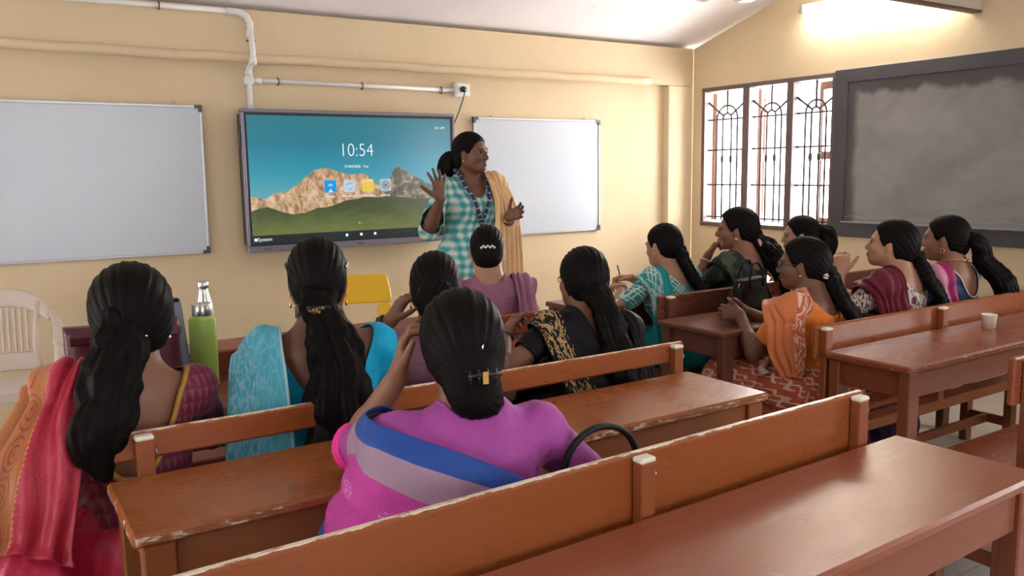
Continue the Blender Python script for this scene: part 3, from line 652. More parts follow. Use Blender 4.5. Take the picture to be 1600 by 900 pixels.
# handbag on the bench beside the purple sari (only its strap rises above the backrest)
h2 = empty('shoulder_bag', (1.155, 1.43, 0.45), 0.1); tag(h2, 'black shoulder bag with looped strap on the bench beside the purple sari', 'bag', 'bags on the desks')
soft_bag('body', 0.25, 0.11, 0.26, 0.05, M['blackleather'], h2)
tube('strap', [(-0.118+0.0, 0, 0.20)]+[(0.004-0.118*math.cos(q)+0.012*math.sin(q), 0, 0.33+0.125*math.sin(q)**0.8-0.06*(q/math.pi)) for q in [i*math.pi/20 for i in range(21)]]+[(0.127, 0, 0.20)], 0.0085, M['blackleather'], h2, 10)
lathe('strap_ring', [(0.0, -0.012), (0.012, -0.008), (0.012, 0.008), (0.0, 0.012)], M['steel'], h2, (-0.112, 0, 0.305))
# open notebook by the teal sari
nb = empty('notebook', (2.885, 3.455, 0.75), 0.15); tag(nb, 'open notebook on the dark desk under writing hands', 'notebook')
_t = NT('ruled_page'); _v = _t.obj(); _ln = _t.ramp(_t.math('FRACT', _t.math('MULTIPLY', _t.xyz(_v)[1], 110.0)), [(0.08, 0.0), (0.14, 1.0)])
_t.col(_t.mix(_ln, (0.45, 0.5, 0.62), (0.78, 0.74, 0.66))); _t.set(rough=0.7); M['page'] = _t.m
for s in (-1, 1):
    bm = bmesh.new(); n = 8; A = []
    for i in range(n+1):
        t = i/n; x = s*0.145*t; z = 0.012+0.012*math.sin(math.pi*min(1, t*1.25))*(1-0.4*t)
        A.append([bm.verts.new((x, y, zz)) for y in (-0.1, 0.1) for zz in (z, 0.001)])
    for P, Q in zip(A, A[1:]):
        for a, b in ((0, 2), (2, 3), (3, 1), (1, 0)): bm.faces.new((P[a], P[b], Q[b], Q[a]))
    bm.faces.new([A[-1][i] for i in (0, 1, 3, 2)])
    bmesh.ops.recalc_face_normals(bm, faces=bm.faces); me = bpy.data.meshes.new('pages'); bm.to_mesh(me); bm.free(); link('pages', me, nb, M['page'])
box('cover', -0.15, 0.15, -0.104, 0.104, -0.0005, 0.002, M['maroon'], nb, 0.0005)
# clear bottle by the maroon dupatta
cb = empty('water_bottle', (3.30, 2.60, 0.75)); tag(cb, 'clear plastic water bottle behind the raised fist', 'bottle', 'water bottles on the desks')
_g = NT('clear_bottle_plastic'); _g.col((0.85, 0.88, 0.92)); _g.set(rough=0.12, trans=0.75); _g.b.inputs['IOR'].default_value = 1.2; M['clear'] = _g.m
lathe('body', [(0, 0), (0.030, 0), (0.033, 0.01), (0.031, 0.05), (0.033, 0.09), (0.031, 0.13), (0.033, 0.16), (0.018, 0.20), (0.013, 0.205), (0.013, 0.215), (0, 0.215)], M['clear'], cb)
lathe('cap', [(0, 0.213), (0.0155, 0.213), (0.0155, 0.232), (0, 0.232)], M['white_plastic'], cb, None, 16)

# ------------------------------------------------------------------ plastic chairs
M['chair_white'] = plain('dusty_white_plastic_chair', (0.60, 0.50, 0.44), 0.45, var=0.12, scale=8)
M['chair_yellow'] = plain('yellow_plastic_chair', (0.80, 0.47, 0.015), 0.35, var=0.05)
def sheet(name, grid, thick, mat, parent, sub=1):
    """smooth thick sheet from a grid of points, None quads skipped"""
    bm = bmesh.new(); V = [[bm.verts.new(p) for p in row] for row in grid]
    for i in range(len(V)-1):
        for j in range(len(V[0])-1):
            bm.faces.new((V[i][j], V[i][j+1], V[i+1][j+1], V[i+1][j]))
    me = bpy.data.meshes.new(name); bm.to_mesh(me); bm.free(); smooth(me)
    o = link(name, me, parent, mat); m = o.modifiers.new('thick', 'SOLIDIFY'); m.thickness = thick; m.offset = 0
    s = o.modifiers.new('sub', 'SUBSURF'); s.levels = sub; s.render_levels = sub
    return o
wc = empty('armchair', (0.07, 4.93, 0), math.pi-0.12); tag(wc, 'dusty white plastic armchair with slotted back by the front wall', 'chair', 'plastic chairs by the front wall')
# facing +y in its own frame: seat, slotted back, arms, legs
sheet('seat', [[(x, y, 0.42-0.02*(1-(x/0.22)**2)+0.02*(y > 0.18)*-1) for x in (-0.225, -0.12, 0, 0.12, 0.225)] for y in (-0.2, -0.07, 0.07, 0.2, 0.24)], 0.012, M['chair_white'], wc)
box('seat_apron', -0.22, 0.22, 0.225, 0.24, 0.36, 0.415, M['chair_white'], wc, 0.006)
def bk(x, z): return (x, -0.2-0.12*(z-0.42)/0.44-0.05*(1-(x/0.24)**2), z)
sheet('back_rail', [[bk(x, z-0.10*(abs(x)/0.23)**3) for x in (-0.235, -0.18, -0.1, 0, 0.1, 0.18, 0.235)] for z in (0.76, 0.81, 0.86)], 0.016, M['chair_white'], wc)
for k in range(9):
    x = -0.115+0.02875*k
    sheet('back_slat', [[bk(x-0.009, z), bk(x+0.009, z)] for z in (0.50, 0.6, 0.7, 0.77)], 0.01, M['chair_white'], wc)
sheet('back_rail', [[bk(x, z) for x in (-0.18, -0.1, 0, 0.1, 0.18)] for z in (0.42, 0.47, 0.52)], 0.012, M['chair_white'], wc)
for s in (-1, 1):
    tube('back_stile', [bk(s*0.17, 0.42), bk(s*0.15, 0.55), bk(s*0.16, 0.68), bk(s*0.18, 0.78)], 0.016, M['chair_white'], wc)
    sheet('armrest', [[(s*0.205, bk(0.2, 0.76)[1], 0.74), (s*0.25, bk(0.2, 0.76)[1]+0.01, 0.74)], [(s*0.245, -0.22, 0.68), (s*0.295, -0.22, 0.68)], [(s*0.25, -0.05, 0.635), (s*0.31, -0.05, 0.63)], [(s*0.25, 0.10, 0.63), (s*0.31, 0.12, 0.625)], [(s*0.25, 0.16, 0.61), (s*0.305, 0.17, 0.605)]], 0.018, M['chair_white'], wc)
    tube('leg', [(s*0.28, 0.14, 0.62), (s*0.27, 0.18, 0.42), (s*0.275, 0.22, 0.2), (s*0.285, 0.25, 0.0)], 0.02, M['chair_white'], wc)
    tube('leg', [(s*0.2, -0.21, 0.43), (s*0.23, -0.27, 0.2), (s*0.25, -0.32, 0.0)], 0.02, M['chair_white'], wc)
yc = empty('moulded_chair', (1.93, 4.66, 0), math.pi-0.35); yc.scale = (1, 1, 0.958); tag(yc, 'yellow moulded plastic chair with a handle opening below the screen', 'chair', 'plastic chairs by the front wall')
def yb(x, z):
    w = 1-(x/0.23)**2; return (x, -0.19-0.16*(z-0.44)/0.4-0.035*w, z)
XS = (-0.21, -0.16, -0.10, -0.03, 0.03, 0.10, 0.16, 0.21)
sheet('back_shell', [[yb(x*(1-0.12*((z-0.66)/0.18)**2 if z > 0.66 else 1), z) for x in XS] for z in (0.655, 0.69, 0.74, 0.79, 0.825, 0.84)], 0.012, M['chair_yellow'], yc)
for s in (-1, 1): sheet('back_side', [[yb(s*x*(1-0.10*(0.655-z)/0.2), z) for x in (0.21, 0.16, 0.115)] for z in (0.655, 0.60, 0.54, 0.46)], 0.012, M['chair_yellow'], yc)
sheet('seat_shell', [[yb(x*0.9, 0.46) for x in XS]]+[[(x*(0.9+0.1*t), -0.2+0.40*t-0.02*(1-(x/0.23)**2)*(1-t), 0.455-0.03*math.sin(math.pi*min(1, t*1.2))+0.02*(abs(x)/0.2)**4) for x in XS] for t in (0.1, 0.3, 0.55, 0.8, 0.95)]+[[(x*0.98, 0.215, 0.40) for x in XS]], 0.012, M['chair_yellow'], yc)
for s in (-1, 1):
    tube('leg', [(s*0.15, 0.12, 0.43), (s*0.2, 0.18, 0.0)], 0.012, M['steel'], yc); tube('leg', [(s*0.15, -0.15, 0.43), (s*0.2, -0.24, 0.0)], 0.012, M['steel'], yc)

# =================================================================== people
# ---- signed distance fields on a grid, surfaced with naive surface nets
def vec(*a): return np.array(a, dtype=np.float64)
def nrm(v): v = np.asarray(v, float); return v/(np.linalg.norm(v)+1e-12)
class Cone:
    def __init__(s, a, b, ra, rb, k=0.02): s.a, s.b, s.ra, s.rb, s.k = np.asarray(a, float), np.asarray(b, float), ra, rb, k
    def bbox(s):
        return np.minimum(s.a-s.ra, s.b-s.rb), np.maximum(s.a+s.ra, s.b+s.rb)
    def dist(s, X, Y, Z):
        ab = s.b-s.a; L = ab@ab+1e-12
        x, y, z = X-s.a[0], Y-s.a[1], Z-s.a[2]
        t = np.clip((x*ab[0]+y*ab[1]+z*ab[2])/L, 0, 1)
        return np.sqrt((x-t*ab[0])**2+(y-t*ab[1])**2+(z-t*ab[2])**2)-(s.ra+(s.rb-s.ra)*t)
class Ell:
    def __init__(s, c, r, R=None, k=0.02): s.c, s.r, s.R, s.k = np.asarray(c, float), np.asarray(r, float), (np.eye(3) if R is None else R), k
    def bbox(s):
        e = np.sqrt(((s.R*s.r[None, :])**2).sum(1)); return s.c-e, s.c+e
    def dist(s, X, Y, Z):
        x, y, z = X-s.c[0], Y-s.c[1], Z-s.c[2]; R = s.R
        q = [(x*R[0, i]+y*R[1, i]+z*R[2, i]) for i in range(3)]
        k0 = np.sqrt(sum((q[i]/s.r[i])**2 for i in range(3)))+1e-9; k1 = np.sqrt(sum((q[i]/s.r[i]**2)**2 for i in range(3)))+1e-9
        return k0*(k0-1)/k1
class Loft:
    """stack of ellipses along the local axis R[:,2]; rings = rows (s, half width, half depth, y shift)"""
    def __init__(s, o, R, rings, k=0.03): s.o, s.R, s.g, s.k = np.asarray(o, float), R, np.array(rings, float), k
    def bbox(s):
        g = s.g; lo = vec(-g[:, 1].max(), (g[:, 3]-g[:, 2]).min(), g[0, 0]); hi = vec(g[:, 1].max(), (g[:, 3]+g[:, 2]).max(), g[-1, 0])
        c = np.array([[lo[0] if i & 1 else hi[0], lo[1] if i & 2 else hi[1], lo[2] if i & 4 else hi[2]] for i in range(8)])@s.R.T+s.o
        return c.min(0), c.max(0)
    def dist(s, X, Y, Z):
        x, y, z = X-s.o[0], Y-s.o[1], Z-s.o[2]; R = s.R
        a = x*R[0, 0]+y*R[1, 0]+z*R[2, 0]; b = x*R[0, 1]+y*R[1, 1]+z*R[2, 1]; c = x*R[0, 2]+y*R[1, 2]+z*R[2, 2]
        g = s.g; f = np.linspace(g[0, 0], g[-1, 0], 160)
        def sm(col):
            v = np.interp(f, g[:, 0], g[:, col]); kk = np.ones(9)/9; vp = np.pad(v, 4, mode='edge'); return np.convolve(vp, kk, 'valid')
        w, d, cy = np.interp(c, f, sm(1)), np.interp(c, f, sm(2)), np.interp(c, f, sm(3))
        b = b-cy; q = np.sqrt((a/w)**2+(b/d)**2)+1e-6; rr = np.sqrt(a*a+b*b)
        dr = np.where(q < 0.15, -np.minimum(w, d), (1-1/q)*rr)
        return np.maximum(dr, np.maximum(c-g[-1, 0], g[0, 0]-c))
class Field:
    def __init__(s, prims, h, pad=0.03, subs=()):
        bb = [p.bbox() for p in prims]; s.lo = np.min([b[0] for b in bb], 0)-pad; hi = np.max([b[1] for b in bb], 0)+pad
        s.h = h; s.n = np.ceil((hi-s.lo)/h).astype(int)+1
        s.ax = [s.lo[i]+h*np.arange(s.n[i]) for i in range(3)]
        s.F = np.full(s.n, 0.08, np.float32)
        for p in prims: s.add(p)
        for p in subs: s.add(p, True)
    def sl(s, p, m):
        a, b = p.bbox(); i0 = np.clip(np.floor((a-m-s.lo)/s.h).astype(int), 0, s.n); i1 = np.clip(np.ceil((b+m-s.lo)/s.h).astype(int)+1, 0, s.n)
        return tuple(slice(i0[i], i1[i]) for i in range(3))
    def add(s, p, sub=False):
        k = p.k; q = s.sl(p, max(0.03, k*1.3))
        X, Y, Z = s.ax[0][q[0]][:, None, None], s.ax[1][q[1]][None, :, None], s.ax[2][q[2]][None, None, :]
        if X.size == 0 or Y.size == 0 or Z.size == 0: return
        d = p.dist(X, Y, Z).astype(np.float32); f = s.F[q]
        if sub: d = -d; f2 = -f; h = np.maximum(k-np.abs(f2+d), 0)/k if False else None
        if sub:
            h = np.maximum(k-np.abs(f-d), 0)/k; s.F[q] = np.maximum(f, d)+h*h*k*0.25
        else:
            h = np.maximum(k-np.abs(f-d), 0)/k; s.F[q] = np.minimum(f, d)-h*h*k*0.25
    def sample(s, P):
        g = (P-s.lo)/s.h; i = np.clip(np.floor(g).astype(int), 0, s.n-2); t = np.clip(g-i, 0, 1)
        r = 0
        for dx in (0, 1):
            for dy in (0, 1):
                for dz in (0, 1):
                    w = (t[:, 0] if dx else 1-t[:, 0])*(t[:, 1] if dy else 1-t[:, 1])*(t[:, 2] if dz else 1-t[:, 2])
                    r = r+w*s.F[i[:, 0]+dx, i[:, 1]+dy, i[:, 2]+dz]
        out = ((g < 0) | (g > s.n-1)).any(1); return np.where(out, 0.08, r)
    def grad(s, P):
        e = s.h; G = np.stack([s.sample(P+e*np.eye(3)[i])-s.sample(P-e*np.eye(3)[i]) for i in range(3)], 1)
        return G/(np.linalg.norm(G, axis=1, keepdims=True)+1e-9)
    def mesh(s):
        F = s.F; S = F < 0; c = np.zeros(s.n-1, np.int8)
        for a in (0, 1):
            for b in (0, 1):
                for d in (0, 1): c += S[a:s.n[0]-1+a, b:s.n[1]-1+b, d:s.n[2]-1+d]
        I = np.argwhere((c > 0) & (c < 8)); off = [(a, b, d) for a in (0, 1) for b in (0, 1) for d in (0, 1)]
        val = np.stack([F[I[:, 0]+o[0], I[:, 1]+o[1], I[:, 2]+o[2]] for o in off], 1); P = np.zeros((len(I), 3)); cnt = np.zeros(len(I))
        for i in range(8):
            for j in range(i+1, 8):
                oi, oj = np.array(off[i]), np.array(off[j])
                if np.abs(oi-oj).sum() != 1: continue
                m = (val[:, i] < 0) != (val[:, j] < 0); t = np.where(m, val[:, i]/(val[:, i]-val[:, j]+1e-12), 0)
                P += m[:, None]*(oi+t[:, None]*(oj-oi)); cnt += m
        V = s.lo+s.h*(I+P/cnt[:, None]); vid = np.full(s.n-1, -1, np.int32); vid[I[:, 0], I[:, 1], I[:, 2]] = np.arange(len(I))
        Q = []
        for ax in range(3):
            b, d = [(1, 2), (2, 0), (0, 1)][ax]; sa = [slice(None)]*3; sb_ = [slice(None)]*3
            sa[ax] = slice(0, -1); sb_[ax] = slice(1, None); A, B = S[tuple(sa)], S[tuple(sb_)]
            E = np.argwhere(A != B); E = E[(E[:, b] > 0) & (E[:, d] > 0) & (E[:, b] < s.n[b]-1) & (E[:, d] < s.n[d]-1)]
            flip = A[E[:, 0], E[:, 1], E[:, 2]]
            def cell(db, dd):
                K = E.copy(); K[:, b] -= db; K[:, d] -= dd; return vid[K[:, 0], K[:, 1], K[:, 2]]
            q = np.stack([cell(1, 1), cell(0, 1), cell(0, 0), cell(1, 0)], 1); q[~flip] = q[~flip][:, ::-1]; Q.append(q)
        return V, np.concatenate(Q)
def vnormals(V, Q):
    n = np.cross(V[Q[:, 2]]-V[Q[:, 0]], V[Q[:, 3]]-V[Q[:, 1]]); N = np.zeros_like(V)
    for i in range(4): np.add.at(N, Q[:, i], n)
    return N/(np.linalg.norm(N, axis=1, keepdims=True)+1e-12)
_rs = np.random.RandomState(11)
_NK = [nrm(_rs.randn(3)) for _ in range(24)]; _NP = _rs.rand(24)*6.28
def snoise(P, freq, seed=0):
    r = 0
    for i in range(5):
        k = _NK[(seed*5+i) % 24]*freq*(1+0.35*i); r = r+np.sin(P@k+_NP[(seed*7+i) % 24]+1.3*np.sin(P@_NK[(seed+i+9) % 24]*freq*0.6))/(1+0.3*i)
    return r/3.3
def relax(V, Q, it=1, w=0.5):
    for _ in range(it):
        A = np.zeros_like(V); c = np.zeros(len(V))
        for a, b in ((0, 1), (1, 2), (2, 3), (3, 0)):
            np.add.at(A, Q[:, a], V[Q[:, b]]); np.add.at(A, Q[:, b], V[Q[:, a]]); np.add.at(c, Q[:, a], 1); np.add.at(c, Q[:, b], 1)
        V = V+w*(A/np.maximum(c, 1)[:, None]-V)
    return V
def np_mesh(name, V, Q, uv=None, midx=None):
    me = bpy.data.meshes.new(name); me.vertices.add(len(V)); me.vertices.foreach_set('co', np.ascontiguousarray(V, np.float32).ravel())
    me.loops.add(len(Q)*4); me.loops.foreach_set('vertex_index', Q.astype(np.int32).ravel())
    me.polygons.add(len(Q)); me.polygons.foreach_set('loop_start', np.arange(0, len(Q)*4, 4, dtype=np.int32))
    me.polygons.foreach_set('use_smooth', np.ones(len(Q), bool))
    if midx is not None: me.polygons.foreach_set('material_index', midx.astype(np.int32))
    if uv is not None:
        l = me.uv_layers.new(name='UVMap'); l.data.foreach_set('uv', uv[Q.ravel()].astype(np.float32).ravel())
    me.update(calc_edges=True); me.validate(); return me
def cut(V, Q, fns):
    """remove what lies where fn(P)>0, with the new border pulled onto fn=0"""
    for fn in fns:
        f = fn(V); keep = (f[Q] <= 0).any(1); bad = f > 0; Q = Q[keep]
        use = np.zeros(len(V), bool); use[Q.ravel()] = True; m = use & bad; P = V[m].copy()
        for _ in range(3):
            e = 1e-4; v = fn(P); G = np.stack([(fn(P+e*np.eye(3)[i])-v)/e for i in range(3)], 1); g2 = (G**2).sum(1)+1e-9
            st = -(v/g2)[:, None]*G; ln = np.linalg.norm(st, axis=1, keepdims=True); st *= np.minimum(1, 0.012/(ln+1e-9)); P += st
        V = V.copy(); V[m] = P
        u = np.unique(Q); mp = np.full(len(V), -1); mp[u] = np.arange(len(u)); V, Q = V[u], mp[Q]
    return V, Q
def rotm(yaw=0, pitch=0, roll=0):
    """yaw left positive, pitch up positive, roll to the right positive; degrees"""
    a, b, c = np.radians([yaw, pitch, roll])
    Z = np.array([[math.cos(a), -math.sin(a), 0], [math.sin(a), math.cos(a), 0], [0, 0, 1]])
    X = np.array([[1, 0, 0], [0, math.cos(b), -math.sin(b)], [0, math.sin(b), math.cos(b)]])
    Y = np.array([[math.cos(c), 0, math.sin(c)], [0, 1, 0], [-math.sin(c), 0, math.cos(c)]])
    return Z@X@Y
def catmull(P, n):
    P = np.asarray(P, float); m = len(P); t = np.linspace(0, m-1, n); i = np.clip(t.astype(int), 0, m-2); f = (t-i)[:, None]
    g = lambda k: P[np.clip(k, 0, m-1)]
    p0, p1, p2, p3 = g(i-1), g(i), g(i+1), g(i+2)
    return 0.5*((2*p1)+(-p0+p2)*f+(2*p0-5*p1+4*p2-p3)*f**2+(-p0+3*p1-3*p2+p3)*f**3)

# ---- materials of people
def skin(name, c):
    t = NT(name); v = t.obj(); n = t.noise(v, 14, 4)
    t.col(t.mix(n, tuple(x*0.88 for x in c), tuple(min(1, x*1.08) for x in c))); t.set(rough=0.48, spec=0.4)
    t.b.inputs['Subsurface Weight'].default_value = 0.12; t.b.inputs['Subsurface Radius'].default_value = (0.012, 0.005, 0.003); t.b.inputs['Subsurface Scale'].default_value = 0.5
    t.bump(t.noise(v, 160, 2), 0.06, 0.001); return t.m
SK = {'dark': skin('deep_brown_skin', (0.150, 0.062, 0.036)), 'mid': skin('brown_skin', (0.255, 0.115, 0.068)), 'light': skin('light_brown_skin', (0.40, 0.205, 0.130))}
_t = NT('black_hair'); _v = _t.uv(); _n = _t.noise(_t.mapp(_v, (95, 5, 1)), 1.0, 4, 0.7); _n2 = _t.noise(_t.mapp(_v, (22, 2.0, 1)), 1.0, 3)
_t.col(_t.mix(_n, (0.0025, 0.002, 0.002), (0.009, 0.0065, 0.006))); _t.set(rough=_t.ramp(_n2, [(0.3, 0.40), (0.7, 0.60)]), spec=0.07)
_t.bump(_t.math('ADD', _n, _t.math('MULTIPLY', _n2, 0.8)), 0.45, 0.004); M['hair'] = _t.m
LIP = {'dark': plain('dark_lips', (0.115, 0.038, 0.028), 0.42), 'mid': plain('brown_lips', (0.20, 0.062, 0.046), 0.42), 'light': plain('rose_lips', (0.30, 0.10, 0.082), 0.42)}
def skin_key(f): return f.skin_key
M['gold'] = plain('gold_jewellery', (0.85, 0.55, 0.16), 0.25, 1.0, var=0.05)
M['silver'] = plain('silver_jewellery', (0.8, 0.8, 0.8), 0.2, 1.0, var=0.05)
M['pearl'] = plain('pearl_bead', (0.80, 0.76, 0.70), 0.25, var=0.03)
M['thread'] = plain('black_thread', (0.012, 0.010, 0.010), 0.7)
M['pink'] = plain('pale_pink_scrunchie', (0.62, 0.36, 0.38), 0.8, var=0.1)
M['eye'] = plain('eye_white', (0.42, 0.37, 0.34), 0.25, var=0.02)
M['iris'] = plain('dark_iris', (0.012, 0.008, 0.006), 0.15)
def cloth(name, c, var=0.12, rough=0.75, sheen=0.08, pat=None, spec=0.3, coord='obj'):
    t = NT(name); v = t.uv() if coord == 'uv' else t.obj(); o = t.obj()
    b = t.mix(t.noise(o, 7, 4), tuple(x*(1-var) for x in c), tuple(min(1, x*(1+var)) for x in c))
    if pat: b = pat(t, v, b)
    t.col(b); t.set(rough=rough, spec=spec, sheen=sheen); t.b.inputs['Sheen Roughness'].default_value = 0.4
    t.bump(t.math('ADD', t.math('MULTIPLY', t.noise(o, 26, 4, 0.6, 0.4), 1.0), t.math('MULTIPLY', t.noise(o, 500, 2), 0.12)), 0.5, 0.010)
    return t.m
def band(t, x, a, b):
    """1 between a and b"""
    return t.math('MULTIPLY', t.math('GREATER_THAN', x, a), t.math('LESS_THAN', x, b))

# ---- the figure
SLV = {}
class Fig:
    def __init__(s, label, loc, rz=0, skin_='mid', top=1.2, lean=10, side=0, twist=0, head=(0, 0, 0), stand=False, P0z=None, k=1.0, h=0.0055,
                 Lh=None, Rh=None, seatz=0.45, neckfwd=0.02, hipx=0.0, legL=None, legR=None, width=1.0, headscale=1.0):
        s.label, s.loc, s.rz, s.h, s.k, s.stand = label, loc, rz, h, k, stand
        s.skinm = SK[skin_]; s.skin_key = skin_
        pz = P0z if P0z is not None else seatz+0.012
        s.P0 = vec(0, 0, pz)
        u = nrm(vec(math.sin(math.radians(side)), math.sin(math.radians(lean)), math.cos(math.radians(lean)))); r0 = rotm(twist)@vec(1, 0, 0); fw = nrm(np.cross(u, r0)); r = np.cross(fw, u)
        s.R = np.stack([r, fw, u], 1)
        hs = s.hs = 0.97*k*headscale
        # torso stretch so that the crown reaches the wanted height
        HR = s.HR = s.R@rotm(*head) if not stand else rotm(twist)@rotm(*head)
        if not stand: HR = s.HR = rotm(twist*0.5)@rotm(head[0], head[1]-lean*0.25, head[2])
        ts = 1.0
        for _ in range(8):
            s.ts = ts; s.Hc = s.T(0, neckfwd-0.01, 0.555)+vec(0, 0.018, 0.0)+nrm(u*0.7+vec(0, 0, 0.3))*0.105*k
            z = s.Hc[2]+0.112*hs; ts += (top-z)/0.55/u[2]
        s.ts = ts; s.prims = []; s.subs = []; s.cprims = []
        cr, sr = math.cos(math.radians(rz)), math.sin(math.radians(rz)); x, y = s.Hc[0], s.Hc[1]
        s.loc = (loc[0]-(cr*x-sr*y), loc[1]-(sr*x+cr*y), 0.0)          # loc = where the head is
        def tolocal(d):
            if d and 'W' in d:
                d = dict(d); a, b = d['W'][0]-s.loc[0], d['W'][1]-s.loc[1]; d['w'] = (cr*a+sr*b, -sr*a+cr*b, d['W'][2])
            if d and 'H' in d: d = dict(d); d['w'] = tuple(s.hp(*d['H']))
            if d and 'aim' in d: d['dir'] = tuple(s.hp(*d['aim'])-np.asarray(d['w']))
            if d and 'E' in d: d['Eloc'] = (cr*(d['E'][0]-s.loc[0])+sr*(d['E'][1]-s.loc[1]), -sr*(d['E'][0]-s.loc[0])+cr*(d['E'][1]-s.loc[1]), d['E'][2])
            return d
        s.Lh, s.Rh, s.w = tolocal(Lh), tolocal(Rh), width
        s.build_prims(legL, legR)
    def T(s, x, y, q): return s.P0+s.R@vec(x*s.k, y*s.k, q*s.ts)
    def tor(s, P):
        """torso coordinates x, y, height share of points"""
        p = (P-s.P0)@s.R; return p[:, 0]/s.k, p[:, 1]/s.k, p[:, 2]/s.ts
    def hp(s, x, y, z): return s.Hc+s.HR@(vec(x, y, z)*s.hs)
    def headco(s, P): return ((P-s.Hc)@s.HR)/s.hs
    RINGS = [(-0.03, .13, .09, 0), (.04, .178, .122, -.012), (.12, .172, .118, -.004), (.22, .138, .098, .004), (.32, .142, .098, .006), (.41, .150, .100, .0), (.47, .142, .086, -.012), (.515, .100, .064, -.018), (.555, .060, .050, -.016), (.60, .05, .045, -.012)]
    def rings(s, inf=0.0, lo=None, hi=None):
        return [(q*s.ts, (w*(s.w if q < .45 else 1)+inf)*s.k, (d+inf)*s.k, y*s.k) for q, w, d, y in s.RINGS]
    def build_prims(s, legL, legR):
        k = s.k; P = s.prims
        P.append(Loft(s.P0, s.R, s.rings(), 0.03))
        for sx in (-1, 1):
            P.append(Ell(s.T(sx*.068, .075, .355), (.066*k, .052*k, .068*k), s.R, 0.05))
        P.append(Cone(s.T(0, -.012, .50), s.hp(0, -.02, -.055), .056*k, .050*k, 0.035))
        # head
        H = s.hp; hs = s.hs; R = s.HR
        P.append(Ell(H(0, -.014, .028), np.array((.073, .093, .083))*hs, R, 0.03))
        P.append(Ell(H(0, .030, -.022), np.array((.060, .062, .080))*hs, R, 0.03))
        P.append(Cone(H(0, .058, -.082), H(0, .040, -.070), .024*hs, .034*hs, 0.03))
        for sx in (-1, 1):
            P.append(Cone(H(sx*.050, .0, -.050), H(sx*.020, .055, -.084), .024*hs, .018*hs, 0.03))
            P.append(Ell(H(sx*.040, .056, -.028), np.array((.022, .022, .022))*hs, R, 0.02))     # cheek
            P.append(Ell(H(sx*.074, -.006, -.012), np.array((.010, .021, .032))*hs, R@rotm(-sx*18, 0, 0), 0.008))
            P.append(Ell(H(sx*.031, .078, .021), np.array((.022, .012, .008))*hs, R, 0.016))       # brow ridge
        P.append(Cone(H(0, .086, .006), H(0, .103, -.030), .0085*hs, .0115*hs, 0.012))
        for sx in (-1, 1): P.append(Ell(H(sx*.011, .096, -.036), np.array((.0085, .010, .0075))*hs, R, 0.006))
        P.append(Ell(H(0, .0885, -.0575), np.array((.021, .011, .0065))*hs, R, 0.006))
        P.append(Ell(H(0, .0875, -.0685), np.array((.018, .011, .0068))*hs, R, 0.006))
        for sx in (-1, 1): s.subs.append(Ell(H(sx*.031, .097, .001), np.array((.017, .014, .010))*hs, R, 0.014))
        s.nhead = len(P)
        # arms
        s.sh = {}; s.el = {}; s.wr = {}
        for nm, sx, hd in (('L', -1, s.Lh), ('R', 1, s.Rh)):
            S = s.T(sx*.152, -.008, .468); s.sh[nm] = S
            hd = dict(hd or {}); Wp = np.asarray(hd.get('w', (sx*.16, .36, s.P0[2]+0.32)), float)
            l1, l2 = .262*k, .232*k; d = Wp-S; L = np.linalg.norm(d)
            if L > (l1+l2)*0.995: Wp = S+d/L*(l1+l2)*0.995; d = Wp-S; L = np.linalg.norm(d)
            a = (l1*l1-l2*l2+L*L)/(2*L); hh = math.sqrt(max(l1*l1-a*a, 1e-6)); dn = d/L
            hint = np.asarray(hd.get('hint', (sx*.5, -.1, -1)), float)
            if 'Eloc' in hd: hint = np.asarray(hd['Eloc'])-S
            hint = hint+0.0; hint = nrm(hint-dn*(hint@dn)); E = S+dn*a+hint*hh
            s.el[nm] = E; s.wr[nm] = Wp
            P.append(Ell(S, np.array((.049, .050, .052))*k, s.R, 0.05)); P.append(Cone(S, E, .046*k, .037*k, 0.02)); P.append(Cone(E, E+(Wp-E)*.35, .037*k, .036*k, 0.015)); P.append(Cone(E+(Wp-E)*.3, Wp, .036*k, .0235*k, 0.015))
            s.hand(Wp, nrm(Wp-E), sx, hd)
        # legs
        for sx, lg in ((-1, legL), (1, legR)):
            if s.stand:
                hip = vec(sx*.085*k, 0, s.P0[2]-.01); kn = vec(sx*.085*k, .02, s.P0[2]*.52); an = vec(sx*.08*k, -.02, .08)
            else:
                hip = vec(sx*.09*k, .02, s.P0[2]+.075); kn, an = lg or (vec(sx*.11, .40, s.P0[2]+.045), vec(sx*.10, .34, .09))
                kn, an = np.asarray(kn, float), np.asarray(an, float)
            P.append(Cone(hip, kn, .086*k, .056*k, 0.03)); P.append(Cone(kn, an, .055*k, .034*k, 0.02)); P.append(Cone(an+vec(0, -.03, -.045), an+vec(0, .15, -.055), .030, .024, 0.03))
            if sx < 0: s.legs = []
            s.legs.append((hip, kn, an))
